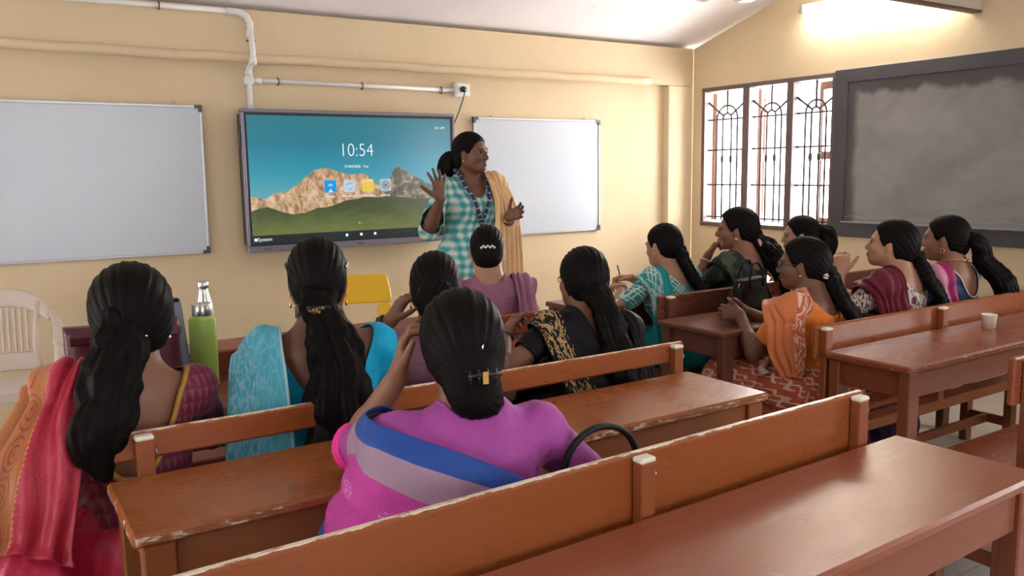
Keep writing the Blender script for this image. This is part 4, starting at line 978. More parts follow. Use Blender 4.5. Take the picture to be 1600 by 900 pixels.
    def hand(s, Wp, fdir, sx, hd):
        """palm, four fingers and a thumb"""
        k = s.k*0.94*hd.get('scale', 1.0); P = s.prims; f = nrm(np.asarray(hd.get('dir', fdir), float)); n = np.asarray(hd.get('palm', (0, 0, -1)), float); n = nrm(n-f*(n@f))
        th = np.cross(n, f)*(-sx)          # towards the thumb
        if 'thumb' in hd and (np.asarray(hd['thumb'])@th) < 0: th = -th
        curl = hd.get('curl', 22); splay = hd.get('splay', 5)
        Wb = Wp-f*.006
        for i, (off, L, base) in enumerate(((.029, .066, .086), (.0095, .075, .090), (-.0105, .069, .086), (-.029, .054, .078))):
            kb = Wb+f*base*k+th*off*k; P.append(Cone(Wb+th*off*.45*k+f*.012*k, kb, .0155*k, .0112*k, 0.016))
            a = math.radians(splay)*(1.4, .45, -.5, -1.6)[i]; d = nrm(f*math.cos(a)+th*math.sin(a)); c = hd.get('curls', (curl,)*4)[i]
            ang = math.radians(c*0.6); p = kb
            for j, sh_ in enumerate((.46, .30, .24)):
                dd = nrm(d*math.cos(ang)+n*math.sin(ang)); q = p+dd*L*sh_*k; P.append(Cone(p, q, (.0094, .0085, .0077)[j]*k, (.0085, .0077, .0068)[j]*k, 0.004)); p = q; ang += math.radians(c*(1.15 if j == 0 else .8))
        ta = math.radians(hd.get('tang', 42)); b = Wb+f*.022*k+th*.020*k; d1 = nrm(f*math.cos(ta)+th*math.sin(ta)+n*.25)
        p1 = b+d1*.042*k; p2 = p1+nrm(d1+f*.25)*.032*k; p3 = p2+nrm(d1+f*.45+n*.1)*.024*k
        P.append(Cone(b, p1, .0145*k, .0115*k, 0.014)); P.append(Cone(p1, p2, .0105*k, .0095*k, 0.004)); P.append(Cone(p2, p3, .0095*k, .0075*k, 0.004))
    # ------- surfaces
    def finish_body(s):
        F = Field(s.prims, s.h, subs=s.subs); V, Q = F.mesh(); s.bodyF = F
        hc = s.headco(V[Q].mean(1)); lip = (np.abs(hc[:, 0]) < .023) & (hc[:, 1] > .082) & (hc[:, 2] < -.0515) & (hc[:, 2] > -.0765)
        me = np_mesh('person', V, Q, None, lip.astype(int)); me.materials.append(s.skinm); me.materials.append(LIP[skin_key(s)])
        o = bpy.data.objects.new('person', me); COL.objects.link(o); o.location = s.loc; o.rotation_euler = (0, 0, math.radians(s.rz))
        tag(o, s.label, 'person', None if s.stand else 'women seated at the benches'); s.o = o; s.cF = [F]
        return o
    def blouse(s, mat, sleeve=(.55, .55), back=(.10, .40), front=(.09, .44), bottom=.0, inf=.007, name='blouse', wr=.004, amp_seed=1, skirt=None, cutneck=True, armr=.010):
        """fitted garment; back/front = (half width, lowest height) of the neckline, sleeve = covered share of upper arm (>1 runs on over the forearm)"""
        k = s.k; P = [Loft(s.P0, s.R, [r for r in s.rings(inf)], 0.03)]
        for sx in (-1, 1): P.append(Ell(s.T(sx*.068, .075, .355), (.066*k+inf, .052*k+inf, .068*k+inf), s.R, 0.05))
        for nm, sl in zip('LR', sleeve):
            S, E, Wp = s.sh[nm], s.el[nm], s.wr[nm]; P.append(Ell(S, np.array((.049, .050, .052))*k+inf, s.R, 0.05))
            P.append(Cone(S, S+(E-S)*min(sl+.12, 1), .046*k+armr, (.046-.009*min(sl+.12, 1))*k+armr+.002, 0.02))
            if sl > 1: P.append(Cone(E, E+(Wp-E)*min(sl-1+.1, .97), .038*k+armr, .034*k+armr+.004, 0.02))
        if skirt: P += skirt
        F = Field(P, s.h*1.15); V, Q = F.mesh(); N = vnormals(V, Q)
        V = V+N*(wr*snoise(V, 38, amp_seed)+wr*.6*snoise(V, 80, amp_seed+3))[:, None]
        fns = []
        if cutneck:
            (hb, sb_), (hf, sf) = back, front; t0 = .56
            def neck(p):
                x, y, q = s.tor(p); w = 1/(1+np.exp(-(y+.005)/.012)); hw = hb*(1-w)+hf*w; sc = sb_*(1-w)+sf*w
                a = np.abs(x)/hw; lim = sc+(t0-sc)*np.minimum(a, 1.6)**2.6; return np.minimum((q-lim)*s.ts, .05)
            fns.append(neck)
        for nm, sl in zip('LR', sleeve):
            S, E, Wp = s.sh[nm], s.el[nm], s.wr[nm]
            def slv(p, S=S, E=E, Wp=Wp, sl=sl):
                A, B, f = (S, E, sl) if sl <= 1 else (E, Wp, sl-1)
                ax = B-A; L = np.linalg.norm(ax); ax = ax/L; t = (p-A)@ax; C = A+np.clip(t, 0, L)[:, None]*ax; near = .085-np.linalg.norm(p-C, axis=1)
                return np.minimum(t-f*L, near)
            fns.append(slv)
        if not skirt: fns.append(lambda p: (bottom-s.tor(p)[2])*s.ts)
        V, Q = cut(V, Q, fns); me = np_mesh(name, V, Q)
        o = link(name, me, s.o, mat); m = o.modifiers.new('thickness', 'SOLIDIFY'); m.thickness = .003; m.offset = -1
        s.cF.append(F); s.bl = o; s.blF = F; return o
    def skirt_prims(s, flare=.115, hip=.175, low=0.0):
        P = []; k = s.k; pz = s.P0[2]
        P.append(Ell(s.P0+vec(0, -.005, .055), (hip*1.06*s.w, .150, .115), None, 0.06)); P.append(Ell(s.P0+vec(0, -.005, .0+low), (hip*1.13*s.w, .16, .07), None, 0.06))
        K = []
        for hip_, kn, an in s.legs:
            P.append(Cone(hip_, kn, .100*k, .078*k, 0.09)); P.append(Cone(kn, vec(an[0], an[1], .07), .080*k, flare, 0.09)); K.append((hip_, kn, an))
        P.append(Cone((K[0][0]+K[1][0])/2+vec(0, .1, -.02), (K[0][1]+K[1][1])/2+vec(0, 0, -.02), .09, .075, 0.09)); P.append(Cone((K[0][1]+K[1][1])/2+vec(0, 0, -.04), vec(0, (K[0][2][1]+K[1][2][1])/2, .08), .075, .12, 0.09))
        return P
    def skirt(s, mat, name='sari_skirt', amp=.007, extra=(), top=None, hip=.175, seed=2, low=0.0, **kw):
        P = s.skirt_prims(hip=hip, low=low)+list(extra); F = Field(P, s.h*1.4); V, Q = F.mesh(); N = vnormals(V, Q)
        fold = snoise(V*np.array([1, 1, .35]), 42, seed)+.5*snoise(V*np.array([1, 1, .3]), 85, seed+2)
        V = V+N*(amp*fold)[:, None]; V, Q = cut(V, Q, [lambda p: .025-p[:, 2]])
        o = link(name, np_mesh(name, V, Q), s.o, mat); m = o.modifiers.new('thickness', 'SOLIDIFY'); m.thickness = .003; m.offset = -1
        s.cF.append(F); return o
    def push(s, P, off, it=7):
        for _ in range(it):
            for F in s.cF:
                d = F.sample(P); m = d < off
                if m.any(): P = P.copy(); P[m] += F.grad(P[m])*(np.asarray(off-d[m])[:, None])*.9
        return P
    def drape(s, A, B, mat, name='sari_drape', nu=34, nv=70, off=.012, rip=.006, nr=5, torso=True, cling=None, ph=0.0, fade=True, thick=.003, sag=0.0, noise=.004, seed=3):
        """cloth sheet between two edge curves (torso coordinates), pushed clear of the body, with folds running along it"""
        cv = (lambda L: [s.T(*p) for p in L]) if torso else (lambda L: [np.asarray(p, float) for p in L])
        a, b = catmull(cv(A), nv), catmull(cv(B), nv); u = np.linspace(0, 1, nu)
        P = (a[:, None, :]*(1-u)[None, :, None]+b[:, None, :]*u[None, :, None])
        if sag: P[:, :, 2] -= sag*(4*u*(1-u))[None, :]
        sh = P.shape; P = P.reshape(-1, 3)
        P = s.push(P, off)
        G = P.reshape(sh)
        for _ in range(3):
            G[1:-1] = .5*G[1:-1]+.25*(G[:-2]+G[2:]); G[:, 1:-1] = .5*G[:, 1:-1]+.25*(G[:, :-2]+G[:, 2:])
        du = np.gradient(G, axis=1); dv = np.gradient(G, axis=0); N = np.cross(du, dv); N /= np.linalg.norm(N, axis=2, keepdims=True)+1e-9
        c = G.mean((0, 1)); ctr = s.P0+s.R@vec(0, 0, .3*s.ts)
        sg = np.sign(((G-ctr)*N).sum(2).mean()) or 1; N = N*sg
        vv = np.linspace(0, 1, nv)[:, None]; rp = rip*np.sin(2*np.pi*nr*u[None, :]+ph+1.2*np.sin(3*vv*np.pi+u[None, :]*4))*(1 if not fade else np.clip(.35+vv*1.2, 0, 1))
        G = G+N*(rp+rip+noise*snoise(G.reshape(-1, 3), 30, seed).reshape(sh[:2]))[:, :, None]
        P = s.push(G.reshape(-1, 3), off*.7, 4)
        i = np.arange(nv-1)[:, None]*nu+np.arange(nu-1)[None, :]; Q = np.stack([i, i+1, i+nu+1, i+nu], -1).reshape(-1, 4)
        if sg < 0: Q = Q[:, ::-1]
        uvs = np.stack(np.meshgrid(u, np.linspace(0, 1, nv)), -1).reshape(-1, 2)
        o = link(name, np_mesh(name, P, Q, uvs), s.o, mat); m = o.modifiers.new('thickness', 'SOLIDIFY'); m.thickness = thick; m.offset = 0
        return o
    def ribbon(s, pts, w, mat, name, off=.010, n=40, torso=True, thick=.0025, parent=None, round_=False, tub=None):
        L = catmull([s.T(*p) if torso else np.asarray(p, float) for p in pts], n); L = s.push(L, off, 6)
        for _ in range(2): L[1:-1] = .5*L[1:-1]+.25*(L[:-2]+L[2:])
        if tub: return tube(name, [tuple(p) for p in L], tub, mat, parent or s.o, 6)
        G = s.cF[0].grad(L); tn = np.gradient(L, axis=0); tn /= np.linalg.norm(tn, axis=1, keepdims=True)+1e-9; sd = np.cross(G, tn); sd /= np.linalg.norm(sd, axis=1, keepdims=True)+1e-9
        P = np.stack([L-sd*w/2, L+sd*w/2], 1).reshape(-1, 3); i = np.arange(n-1)*2; Q = np.stack([i, i+1, i+3, i+2], 1)
        uvs = np.stack([np.tile([0, 1], n), np.repeat(np.linspace(0, 1, n), 2)], 1)
        o = link(name, np_mesh(name, P, Q, uvs), parent or s.o, mat); m = o.modifiers.new('thickness', 'SOLIDIFY'); m.thickness = thick; m.offset = 0; return o
    # ------- hair; tail given in head coordinates or (torso=True) person coordinates
    def hair(s, style='plain', tail=None, rad=None, tie=(0, -.10, -.03), vol=0.0, front=.0, h=.005, strands=9, wave=.010, lobes=(), low=0.0, name='hair', seed=1, ear=True, braid_w=.019):
        H = s.hp; hs = s.hs; R = s.HR; P = []
        P.append(Ell(H(0, -.016-vol*.25, .030), np.array((.0805+vol*.8, .101+vol, .0925+vol*.6))*hs, R, 0.02))
        P.append(Ell(H(0, -.045-vol*.2, -.022), np.array((.070+vol*.9, .070+vol, .080+vol*.5))*hs, R, 0.03))
        for c, r in lobes: P.append(Ell(H(*c), np.array(r)*hs, R, 0.02))
        hp_ = [(.14, .135), (.088, .088), (.074, .070), (.055, .040), (.036, .004), (.026, -.012), (.012, .006 if ear else -.05), (-.008, .018 if ear else -.07), (-.022, -.012 if ear else -.08), (-.034, -.058-low), (-.06, -.085-low), (-.2, -.10-low)]
        ys = np.array([p[0] for p in hp_])[::-1]+front*np.array([p[1] > 0 for p in hp_])[::-1]*0; zs = np.array([p[1] for p in hp_])[::-1]
        F = Field(P, h, pad=.03); X, Y, Z = np.meshgrid(*F.ax, indexing='ij'); hc = s.headco(np.stack([X, Y, Z], -1).reshape(-1, 3))
        g = (np.interp(hc[:, 1]-front, ys, zs)-hc[:, 2])*.6
        g = np.minimum(g, .05).reshape(F.F.shape)*hs
        k = .006; d = g.astype(np.float32); hh = np.maximum(k-np.abs(F.F-d), 0)/k; F.F = np.maximum(F.F, d)+hh*hh*k*.25
        V, Q = F.mesh(); N = vnormals(V, Q); hc = s.headco(V); T = np.asarray(tie, float); Fh = vec(0, .09, .085); ax = nrm(T-Fh)
        e1 = nrm(np.cross(ax, vec(1, 0, 0))); e2 = np.cross(ax, e1); rel = hc-T; phi = np.arctan2(rel@e1, rel@e2)
        amp = .0014*np.clip(np.linalg.norm(rel, axis=1)/.1, .2, 1)
        V = V+N*(amp*(np.sin(phi*26+2*snoise(hc, 18, seed))+.6*np.sin(phi*47+2*snoise(hc, 25, seed+2))))[:, None]
        uvs = np.stack([phi/(2*np.pi)+.5, np.linalg.norm(rel, axis=1)*2.5], 1)
        VV, QQ, UU = [V], [Q], [uvs]; nv = len(V)
        if tail is not None:
            C = catmull(tail, 46); r = np.interp(np.linspace(0, 1, 46), np.linspace(0, 1, len(rad)), rad)
            C = s.push_line(C, r*.8)
            tn = np.gradient(C, axis=0); tn /= np.linalg.norm(tn, axis=1, keepdims=True)+1e-9
            s1 = np.cross(tn, s.R[:, 1]); s1 /= np.linalg.norm(s1, axis=1, keepdims=True)+1e-9; s2 = np.cross(tn, s1); L = np.concatenate([[0], np.cumsum(np.linalg.norm(np.diff(C, axis=0), axis=1))])
            TP = []; rs = np.random.RandomState(seed+5)
            if style == 'braid':
                for j in range(3):
                    n = max(60, int(L[-1]/.008)); tt = np.linspace(0, 45, n); i0 = np.clip(tt.astype(int), 0, 44); f = (tt-i0)[:, None]
                    lerp = lambda A: A[i0]*(1-f)+A[i0+1]*f
                    th = lerp(L[:, None])[:, 0]/.075*2*np.pi/1.0+j*2*np.pi/3; rr = lerp(r[:, None])[:, 0]
                    pp = lerp(C)+lerp(s1)*(rr*.62*np.sin(th))[:, None]+lerp(s2)*(rr*.34*np.sin(2*th))[:, None]
                    for i in range(n-1): TP.append(Cone(pp[i], pp[i+1], rr[i]*.50, rr[i+1]*.50, .004))
            else:
                TP += [Cone(C[i], C[i+2], r[i]*.72, r[i+2]*.72, .015) for i in range(0, 44, 2)]
                for j in range(strands):
                    a0 = 2*np.pi*j/strands+rs.rand(); fr = 30+18*rs.rand(); p0 = rs.rand()*6.28; rf = .62+.25*rs.rand()
                    lst = 46-int(rs.rand()*7)
                    a = a0+.5*np.sin(L*8+p0); wob = wave*np.sin(L*fr+p0)
                    pp = C+s1*(np.cos(a)*r*rf+wob)[:, None]+s2*(np.sin(a)*r*rf*.75+wob*.6*np.cos(a0))[:, None]
                    for i in range(0, lst-2, 2): TP.append(Cone(pp[i], pp[i+2], max(.006, r[i]*.42*(1 if i < lst-8 else .6)), max(.005, r[i+2]*.42*(1 if i < lst-8 else .5)), .010))
            F2 = Field(TP, h, pad=.015); V2, Q2 = F2.mesh(); N2 = vnormals(V2, Q2)
            D = ((V2[:, None, :]-C[None, ::2, :])**2).sum(2); ii = D.argmin(1)*2; rel = V2-C[ii]; ph = np.arctan2((rel*s1[ii]).sum(1), (rel*s2[ii]).sum(1)); t_ = L[ii]+(rel*tn[ii]).sum(1)
            if style != 'braid': V2 = V2+N2*(.0018*np.sin(ph*17+3*snoise(V2, 16, seed))+.002*snoise(V2, 55, seed))[:, None]
            VV.append(V2); QQ.append(Q2+nv); UU.append(np.stack([ph/(2*np.pi)*.8, t_*1.6], 1)); s.tailC, s.tailr, s.tails = C, r, (s1, s2)
        o = link(name, np_mesh(name, np.concatenate(VV), np.concatenate(QQ), np.concatenate(UU)), s.o, M['hair']); s.hairo = o; return o
    def push_line(s, C, r):
        C = C.copy()
        for _ in range(6):
            for F in s.cF[:2]:
                d = F.sample(C); m = (d < r) & (np.arange(len(C)) > 3)
                if m.any(): C[m] += F.grad(C[m])*((r[m]-d[m])[:, None])*.8
        C[4:-1] = .5*C[4:-1]+.25*(C[3:-2]+C[5:]); return C
    def wisps(s, n=14, seed=3, spread=.02, pts=None):
        """loose hairs standing off the head"""
        rs = np.random.RandomState(seed); bm = bmesh.new()
        for i in range(n):
            a = rs.rand()*math.pi; y = -.1+.15*rs.rand(); d = nrm(vec(math.cos(a)*1.0, (y)*6, abs(math.sin(a))*.95+.05)); b = vec(0, -.02, .03)+d*vec(.080, .100, .092); sw = nrm(rs.randn(3))*.02
            tg = nrm(np.cross(d, nrm(rs.randn(3)))); ln = rs.uniform(.05, .11); hgt = spread*rs.uniform(.3, 1)
            tube_bm(bm, [tuple(s.hp(*(b+d*(hgt*math.sin(2.2*t)-.012*t-.5*ln*ln*t*t/.1)+tg*ln*t+sw*t*t))) for t in (0, .2, .4, .6, .8, 1)], .00055, 3)
        me = bpy.data.meshes.new('loose_hairs'); bm.to_mesh(me); bm.free(); o = link('loose_hairs', me, s.hairo, M['hair']); o['kind'] = 'stuff'; return o
    def face(s, brow=True):
        for sx in (-1, 1):
            e = link('eye', lathe_me([(0, -1), (.5, -.87), (.87, -.5), (1, 0), (.87, .5), (.5, .87), (0, 1)], 12), s.o, M['eye'], s.hp(sx*.031, .0715, .0)); e.scale = (.0120*s.hs,)*3
            q = s.hp(sx*.031+sx*.001, (.0715+.0085), .0); ir = link('iris', lathe_me([(0, -1), (.7, -.7), (1, 0), (.7, .7), (0, 1)], 12), e, M['iris']); d = (np.asarray(q)-np.asarray(e.location))/(.0120*s.hs); ir.location = d; ir.scale = (.60,)*3
            if brow: tube('eyebrow', [tuple(s.hp(sx*x, y, z)) for x, y, z in ((.013, .090, .017), (.024, .0905, .0225), (.035, .085, .024), (.047, .071, .019))], .0026*s.hs, M['hair'], s.o, 6, rads=[.0022, .003, .0026, .0014])
            tube('eyelid_line', [tuple(s.hp(sx*x, y, z)) for x, y, z in ((.019, .0835, .001), (.026, .0875, .006), (.034, .0865, .0065), (.044, .077, .001))], .0014*s.hs, M['hair'], s.o, 5)
    def earrings(s, kind='stud', mat=None, which=(-1, 1)):
        for sx in which:
            p = s.hp(sx*.080, -.002, -.044)
            if kind == 'stud': lathe('earring', [(0, -.006), (.005, -.004), (.0065, 0), (.005, .004), (0, .006)], mat or M['gold'], s.o, p, 10)
            elif kind == 'drop': lathe('earring', [(0, -.040), (.003, -.036), (.0035, -.028), (.0012, -.024), (.0012, -.004), (.004, 0), (0, .004)], mat or M['gold'], s.o, p, 8)
            elif kind == 'jhumka': lathe('earring', [(0, -.026), (.010, -.026), (.011, -.022), (.007, -.012), (.002, -.008), (.005, -.003), (0, .003)], mat or M['gold'], s.o, p, 12)
            else: tube('earring', [tuple(s.hp(sx*.082, -.002+.009*math.cos(a), -.054+.011*math.sin(a))) for a in [i*math.pi/6 for i in range(12)]], .0016, mat or M['gold'], s.o, 6, True)
    def bangle(s, nm, mat, f=.93, r=.029, t=.003, name='bangle'):
        E, Wp = s.el[nm], s.wr[nm]; c = E+(Wp-E)*f; d = nrm(Wp-E); a = nrm(np.cross(d, vec(.3, .5, .8))); b = np.cross(d, a)
        return tube(name, [tuple(c+a*r*math.cos(q)+b*r*math.sin(q)) for q in [i*math.pi/9 for i in range(18)]], t, mat, s.o, 6, True)
    def glasses(s, mat):
        g = None
        def rim(sx): return [tuple(s.hp(sx*.032+.021*math.cos(q), .101-.25*abs(.021*math.cos(q)+sx*.032-sx*.0)*.25, -.001+.016*math.sin(q))) for q in [i*math.pi/10 for i in range(20)]]
        e = tube('glasses', rim(-1), .0016, mat, s.o, 6, True); tube('rim', rim(1), .0016, mat, e, 6, True)
        tube('bridge', [tuple(s.hp(x, .1015, .004)) for x in (-.012, 0, .012)], .0014, mat, e, 6)
        for sx in (-1, 1):
            tube('temple_arm', [tuple(s.hp(sx*.052, .097, .004)), tuple(s.hp(sx*.072, .06, .005)), tuple(s.hp(sx*.079, .0, .004))], .0016, mat, e, 6)
            me = poly_me([(.020*math.cos(q), .0155*math.sin(q)) for q in [i*math.pi/10 for i in range(20)]], .001, 'y')
            l = link('lens', me, e, M['glass']); Mx = Matrix([list(r)+[0] for r in s.HR]+[[0, 0, 0, 1]]); Mx.translation = Vector(s.hp(sx*.032, .0985, -.001)); l.matrix_local = Mx
        return e

# ---- fabrics
def P_red_border(t, v, b):
    s = t.xyz(v); u, w = s[0], s[1]
    gold = t.mix(t.noise(t.mapp(v, (60, 120, 1)), 1.0, 3), (0.36, 0.105, 0.035), (0.55, 0.22, 0.075))
    x = t.math('SUBTRACT', t.math('FRACT', t.math('MULTIPLY', w, 7.0)), 0.5); y = t.math('MULTIPLY', t.math('SUBTRACT', u, 0.36), 7.0)
    r = t.math('SQRT', t.math('ADD', t.math('MULTIPLY', x, x), t.math('MULTIPLY', y, y)))
    ring = t.ramp(t.math('FRACT', t.math('MULTIPLY', r, 5.0)), [(0.0, 1.0), (0.22, 1.0), (0.30, 0.0), (1.0, 0.0)])
    rb = t.math('MULTIPLY', ring, t.math('LESS_THAN', r, 0.55)); red = (0.36, 0.03, 0.03)
    g2 = t.mix(t.math('MULTIPLY', rb, 0.75), gold, red)
    tri = t.math('LESS_THAN', t.math('ABSOLUTE', t.math('SUBTRACT', t.math('FRACT', t.math('MULTIPLY', w, 52.0)), 0.5)), t.math('MULTIPLY', t.math('SUBTRACT', 0.52, u), 18.0))
    m = t.math('MULTIPLY', t.math('LESS_THAN', u, 0.53), t.math('MAXIMUM', t.math('LESS_THAN', u, 0.49), tri))
    for a in (0.235, 0.47): g2 = t.mix(t.math('MULTIPLY', band(t, u, a, a+0.012), 0.7), g2, red)
    return t.mix(m, b, g2)
def P_blue_print(t, v, b):
    n = t.noise(t.mapp(v, (22, 34, 1)), 1.0, 5, 0.6); u = t.xyz(v)[0]
    p = t.mix(t.ramp(n, [(0.42, 0.0), (0.60, 1.0)]), (0.045, 0.36, 0.52), (0.26, 0.52, 0.60))
    vor_ = t.ramp(t.vor(t.mapp(v, (12, 18, 1)), 1.0, 'DISTANCE_TO_EDGE'), [(0.0, 1.0), (0.035, 1.0), (0.07, 0.0)])
    q = t.mix(vor_, (0.08, 0.42, 0.56), (0.17, 0.50, 0.60)); p = t.mix(t.math('GREATER_THAN', u, 0.52), p, q)
    return t.mix(t.math('GREATER_THAN', u, 0.955), p, (0.42, 0.62, 0.68))
def P_purple(t, v, b):
    s = t.xyz(v); u, w = s[0], s[1]
    wob = t.math('ADD', u, t.math('MULTIPLY', t.math('SUBTRACT', t.noise(t.mapp(v, (0, 6, 0)), 1, 2), 0.5), 0.05))
    blue = t.mix(t.noise(v, 9), (0.012, 0.045, 0.24), (0.02, 0.085, 0.36)); grey = (0.33, 0.21, 0.30); pink = t.mix(t.noise(t.mapp(v, (3, 7, 1)), 1, 3), (0.42, 0.028, 0.24), (0.52, 0.05, 0.32))
    c = t.mix(t.math('GREATER_THAN', wob, 0.13), blue, grey); c = t.mix(t.math('GREATER_THAN', wob, 0.30), c, pink)
    x = t.math('SUBTRACT', t.math('FRACT', t.math('MULTIPLY', w, 8.0)), 0.5); y = t.math('MULTIPLY', t.math('SUBTRACT', u, 0.47), 6.0)
    fan = t.math('MULTIPLY', t.math('LESS_THAN', t.math('ADD', t.math('MULTIPLY', x, t.math('MULTIPLY', x, 12.0)), t.math('MULTIPLY', y, t.math('MULTIPLY', y, 6.0))), 0.6), t.math('GREATER_THAN', t.noise(t.mapp(v, (90, 130, 1)), 1, 2), 0.54))
    c = t.mix(t.math('MULTIPLY', fan, 0.6), c, (0.62, 0.34, 0.52)); return t.mix(t.math('GREATER_THAN', u, 0.93), c, blue)
def P_gold_border(t, v, b):
    s = t.xyz(v); u, w = s[0], s[1]
    m1 = t.math('GREATER_THAN', t.vor(t.mapp(v, (30, 62, 1)), 1.0), 0.40); eb = t.math('MULTIPLY', band(t, u, 0.10, 0.42), t.math('GREATER_THAN', t.noise(t.mapp(v, (15, 26, 1)), 1.0, 3, 0.6, 0.8), 0.50))
    lines = t.math('ADD', band(t, u, 0.03, 0.085), band(t, u, 0.425, 0.49)); dots = t.math('MULTIPLY', lines, t.math('LESS_THAN', t.vor(t.mapp(v, (34, 46, 1)), 1.0), 0.42))
    g = t.math('MINIMUM', t.math('ADD', eb, dots), 1.0); return t.mix(t.math('MULTIPLY', g, 0.85), b, (0.50, 0.33, 0.14))
def P_lattice(t, v, b, col=(0.62, 0.72, 0.66), sc=17.0, wd=0.10, coord='obj'):
    s = t.xyz(t.mapp(v, (1, 1, 1), rot=(0, math.radians(45), 0)) if coord == 'obj' else t.mapp(v, (1.0, 2.2, 1), rot=(0, 0, math.radians(45))))
    m = 0.0
    for a in ((s[0], s[2]) if coord == 'obj' else (s[0], s[1])):
        f = t.math('FRACT', t.math('MULTIPLY', a, sc)); l = t.math('ADD', band(t, f, 0.10, 0.10+wd), band(t, f, 0.34, 0.34+wd)); l = t.math('ADD', l, band(t, f, 0.58, 0.58+wd)); m = t.math('MAXIMUM', m, l)
    brk = t.math('GREATER_THAN', t.noise(v, 14 if coord == 'obj' else 9, 2), 0.40)
    return t.mix(t.math('MULTIPLY', t.math('MULTIPLY', m, brk), 0.75), b, col)
def P_teal_drape(t, v, b):
    l = P_lattice(t, v, b, sc=6.0, wd=0.11, coord='uv'); s = t.xyz(v); m = t.math('MULTIPLY', t.math('LESS_THAN', s[0], 0.62), t.math('LESS_THAN', s[1], 0.60))
    return t.mix(m, b, l)
def P_ikat(t, v, b):
    s = t.xyz(t.mapp(v, (1, 1, 1), rot=(0.3, 0.5, 0.4))); w = t.math('ADD', t.math('MULTIPLY', s[0], 19.0), t.math('MULTIPLY', t.math('SINE', t.math('MULTIPLY', s[2], 120.0)), 0.28))
    f = t.math('FRACT', w); w2 = t.math('FRACT', t.math('SUBTRACT', t.math('MULTIPLY', s[0], 19.0), t.math('MULTIPLY', t.math('SINE', t.math('MULTIPLY', s[2], 120.0)), 0.28)))
    m = t.math('MAXIMUM', band(t, f, 0.42, 0.60), band(t, w2, 0.42, 0.60)); m = t.math('MULTIPLY', m, t.math('GREATER_THAN', t.noise(v, 45, 2), 0.40)); return t.mix(t.math('MULTIPLY', m, 0.85), b, (0.70, 0.50, 0.40))
def P_kalam(t, v, b):
    s = t.xyz(v); n = t.noise(t.mapp(v, (120, 120, 42)), 1.0, 2, 0.5, 0.6); m = t.ramp(n, [(0.52, 0.0), (0.55, 1.0)])
    c = t.mix(m, (0.60, 0.53, 0.46), (0.10, 0.035, 0.04)); bl = t.math('LESS_THAN', t.vor(t.mapp(v, (16, 16, 14)), 1.0), 0.26)
    c = t.mix(bl, c, (0.12, 0.02, 0.035)); ed = t.math('LESS_THAN', t.math('FRACT', t.math('MULTIPLY', s[2], 6.5)), 0.10); return t.mix(ed, c, (0.05, 0.015, 0.03))
def P_check(t, v, b):
    s = t.xyz(t.mapp(v, (1, 1, 1), rot=(0, 0, 0))); x = t.math('ADD', s[0], t.math('MULTIPLY', s[1], 0.35))
    a = t.math('SINE', t.math('MULTIPLY', x, 150.0)); c = t.math('SINE', t.math('MULTIPLY', s[2], 128.0)); p = t.math('ADD', a, c)
    p = t.math('ADD', p, t.math('MULTIPLY', t.math('SUBTRACT', t.noise(v, 30, 3), 0.5), 1.5)); return t.ramp(t.math('MULTIPLY', t.math('ADD', p, 2.0), 0.25), [(0.12, (0.04, 0.28, 0.30)), (0.45, (0.15, 0.40, 0.40)), (0.62, (0.33, 0.52, 0.48)), (0.92, (0.62, 0.64, 0.54))])
def P_camo(t, v, b):
    n = t.noise(t.mapp(v, (14, 14, 9)), 1.0, 2); return t.mix(t.ramp(n, [(0.55, 0.0), (0.60, 1.0)], 'LINEAR'), b, (0.075, 0.085, 0.050))
def P_redbuti(t, v, b):
    d = t.vor(t.mapp(v, (6, 6, 4.5)), 1.0); m = t.math('MULTIPLY', t.math('LESS_THAN', d, 0.10), t.math('GREATER_THAN', t.noise(v, 140, 2), 0.42)); return t.mix(m, b, (0.70, 0.38, 0.12))
def P_pinkband(t, v, b):
    u = t.xyz(v)[0]; c = t.mix(band(t, u, 0.28, 0.52), b, (0.55, 0.22, 0.32)); return t.mix(t.math('LESS_THAN', u, 0.05), c, (0.07, 0.03, 0.1))
def P_orange_edge(t, v, b):
    u = t.xyz(v)[0]; s = t.xyz(v)[1]; m = t.math('GREATER_THAN', u, 0.70); pat = t.mix(t.ramp(t.noise(t.mapp(v, (20, 26, 1)), 1.0, 2, 0.5, 1.0), [(0.50, 0.0), (0.56, 1.0)]), (0.50, 0.11, 0.05), (0.72, 0.50, 0.38)); return t.mix(m, b, pat)
def P_maroon_blouse(t, v, b):
    s = t.xyz(v); a = t.math('FRACT', t.math('MULTIPLY', t.math('ADD', s[0], t.math('MULTIPLY', s[1], 0.6)), 46.0)); z = t.math('FRACT', t.math('MULTIPLY', s[2], 30.0))
    m = t.math('LESS_THAN', t.math('ABSOLUTE', t.math('SUBTRACT', a, 0.5)), t.math('MULTIPLY', z, 0.38)); return t.mix(t.math('MULTIPLY', m, 0.30), b, (0.40, 0.17, 0.08))
K = {}
K['red'] = cloth('red_silk', (0.50, 0.008, 0.060), rough=0.42, spec=0.5, pat=P_redbuti)
K['red_pallu'] = cloth('red_silk_with_gold_border', (0.42, 0.010, 0.040), rough=0.45, spec=0.5, pat=P_red_border, coord='uv')
K['maroon_blouse'] = cloth('maroon_blouse_silk', (0.16, 0.012, 0.055), rough=0.5, pat=P_maroon_blouse)
K['maroon_sleeve'] = cloth('brick_rose_silk', (0.26, 0.06, 0.045), rough=0.5)
K['zari'] = plain('gold_zari_trim', (0.55, 0.30, 0.075), 0.45, 0.55, var=0.4, scale=160, bump=0.5)
K['cyan'] = cloth('bright_cyan_blouse', (0.0, 0.40, 0.68), rough=0.6)
K['cyan_pallu'] = cloth('printed_light_blue_drape', (0.04, 0.42, 0.60), rough=0.65, pat=P_blue_print, coord='uv')
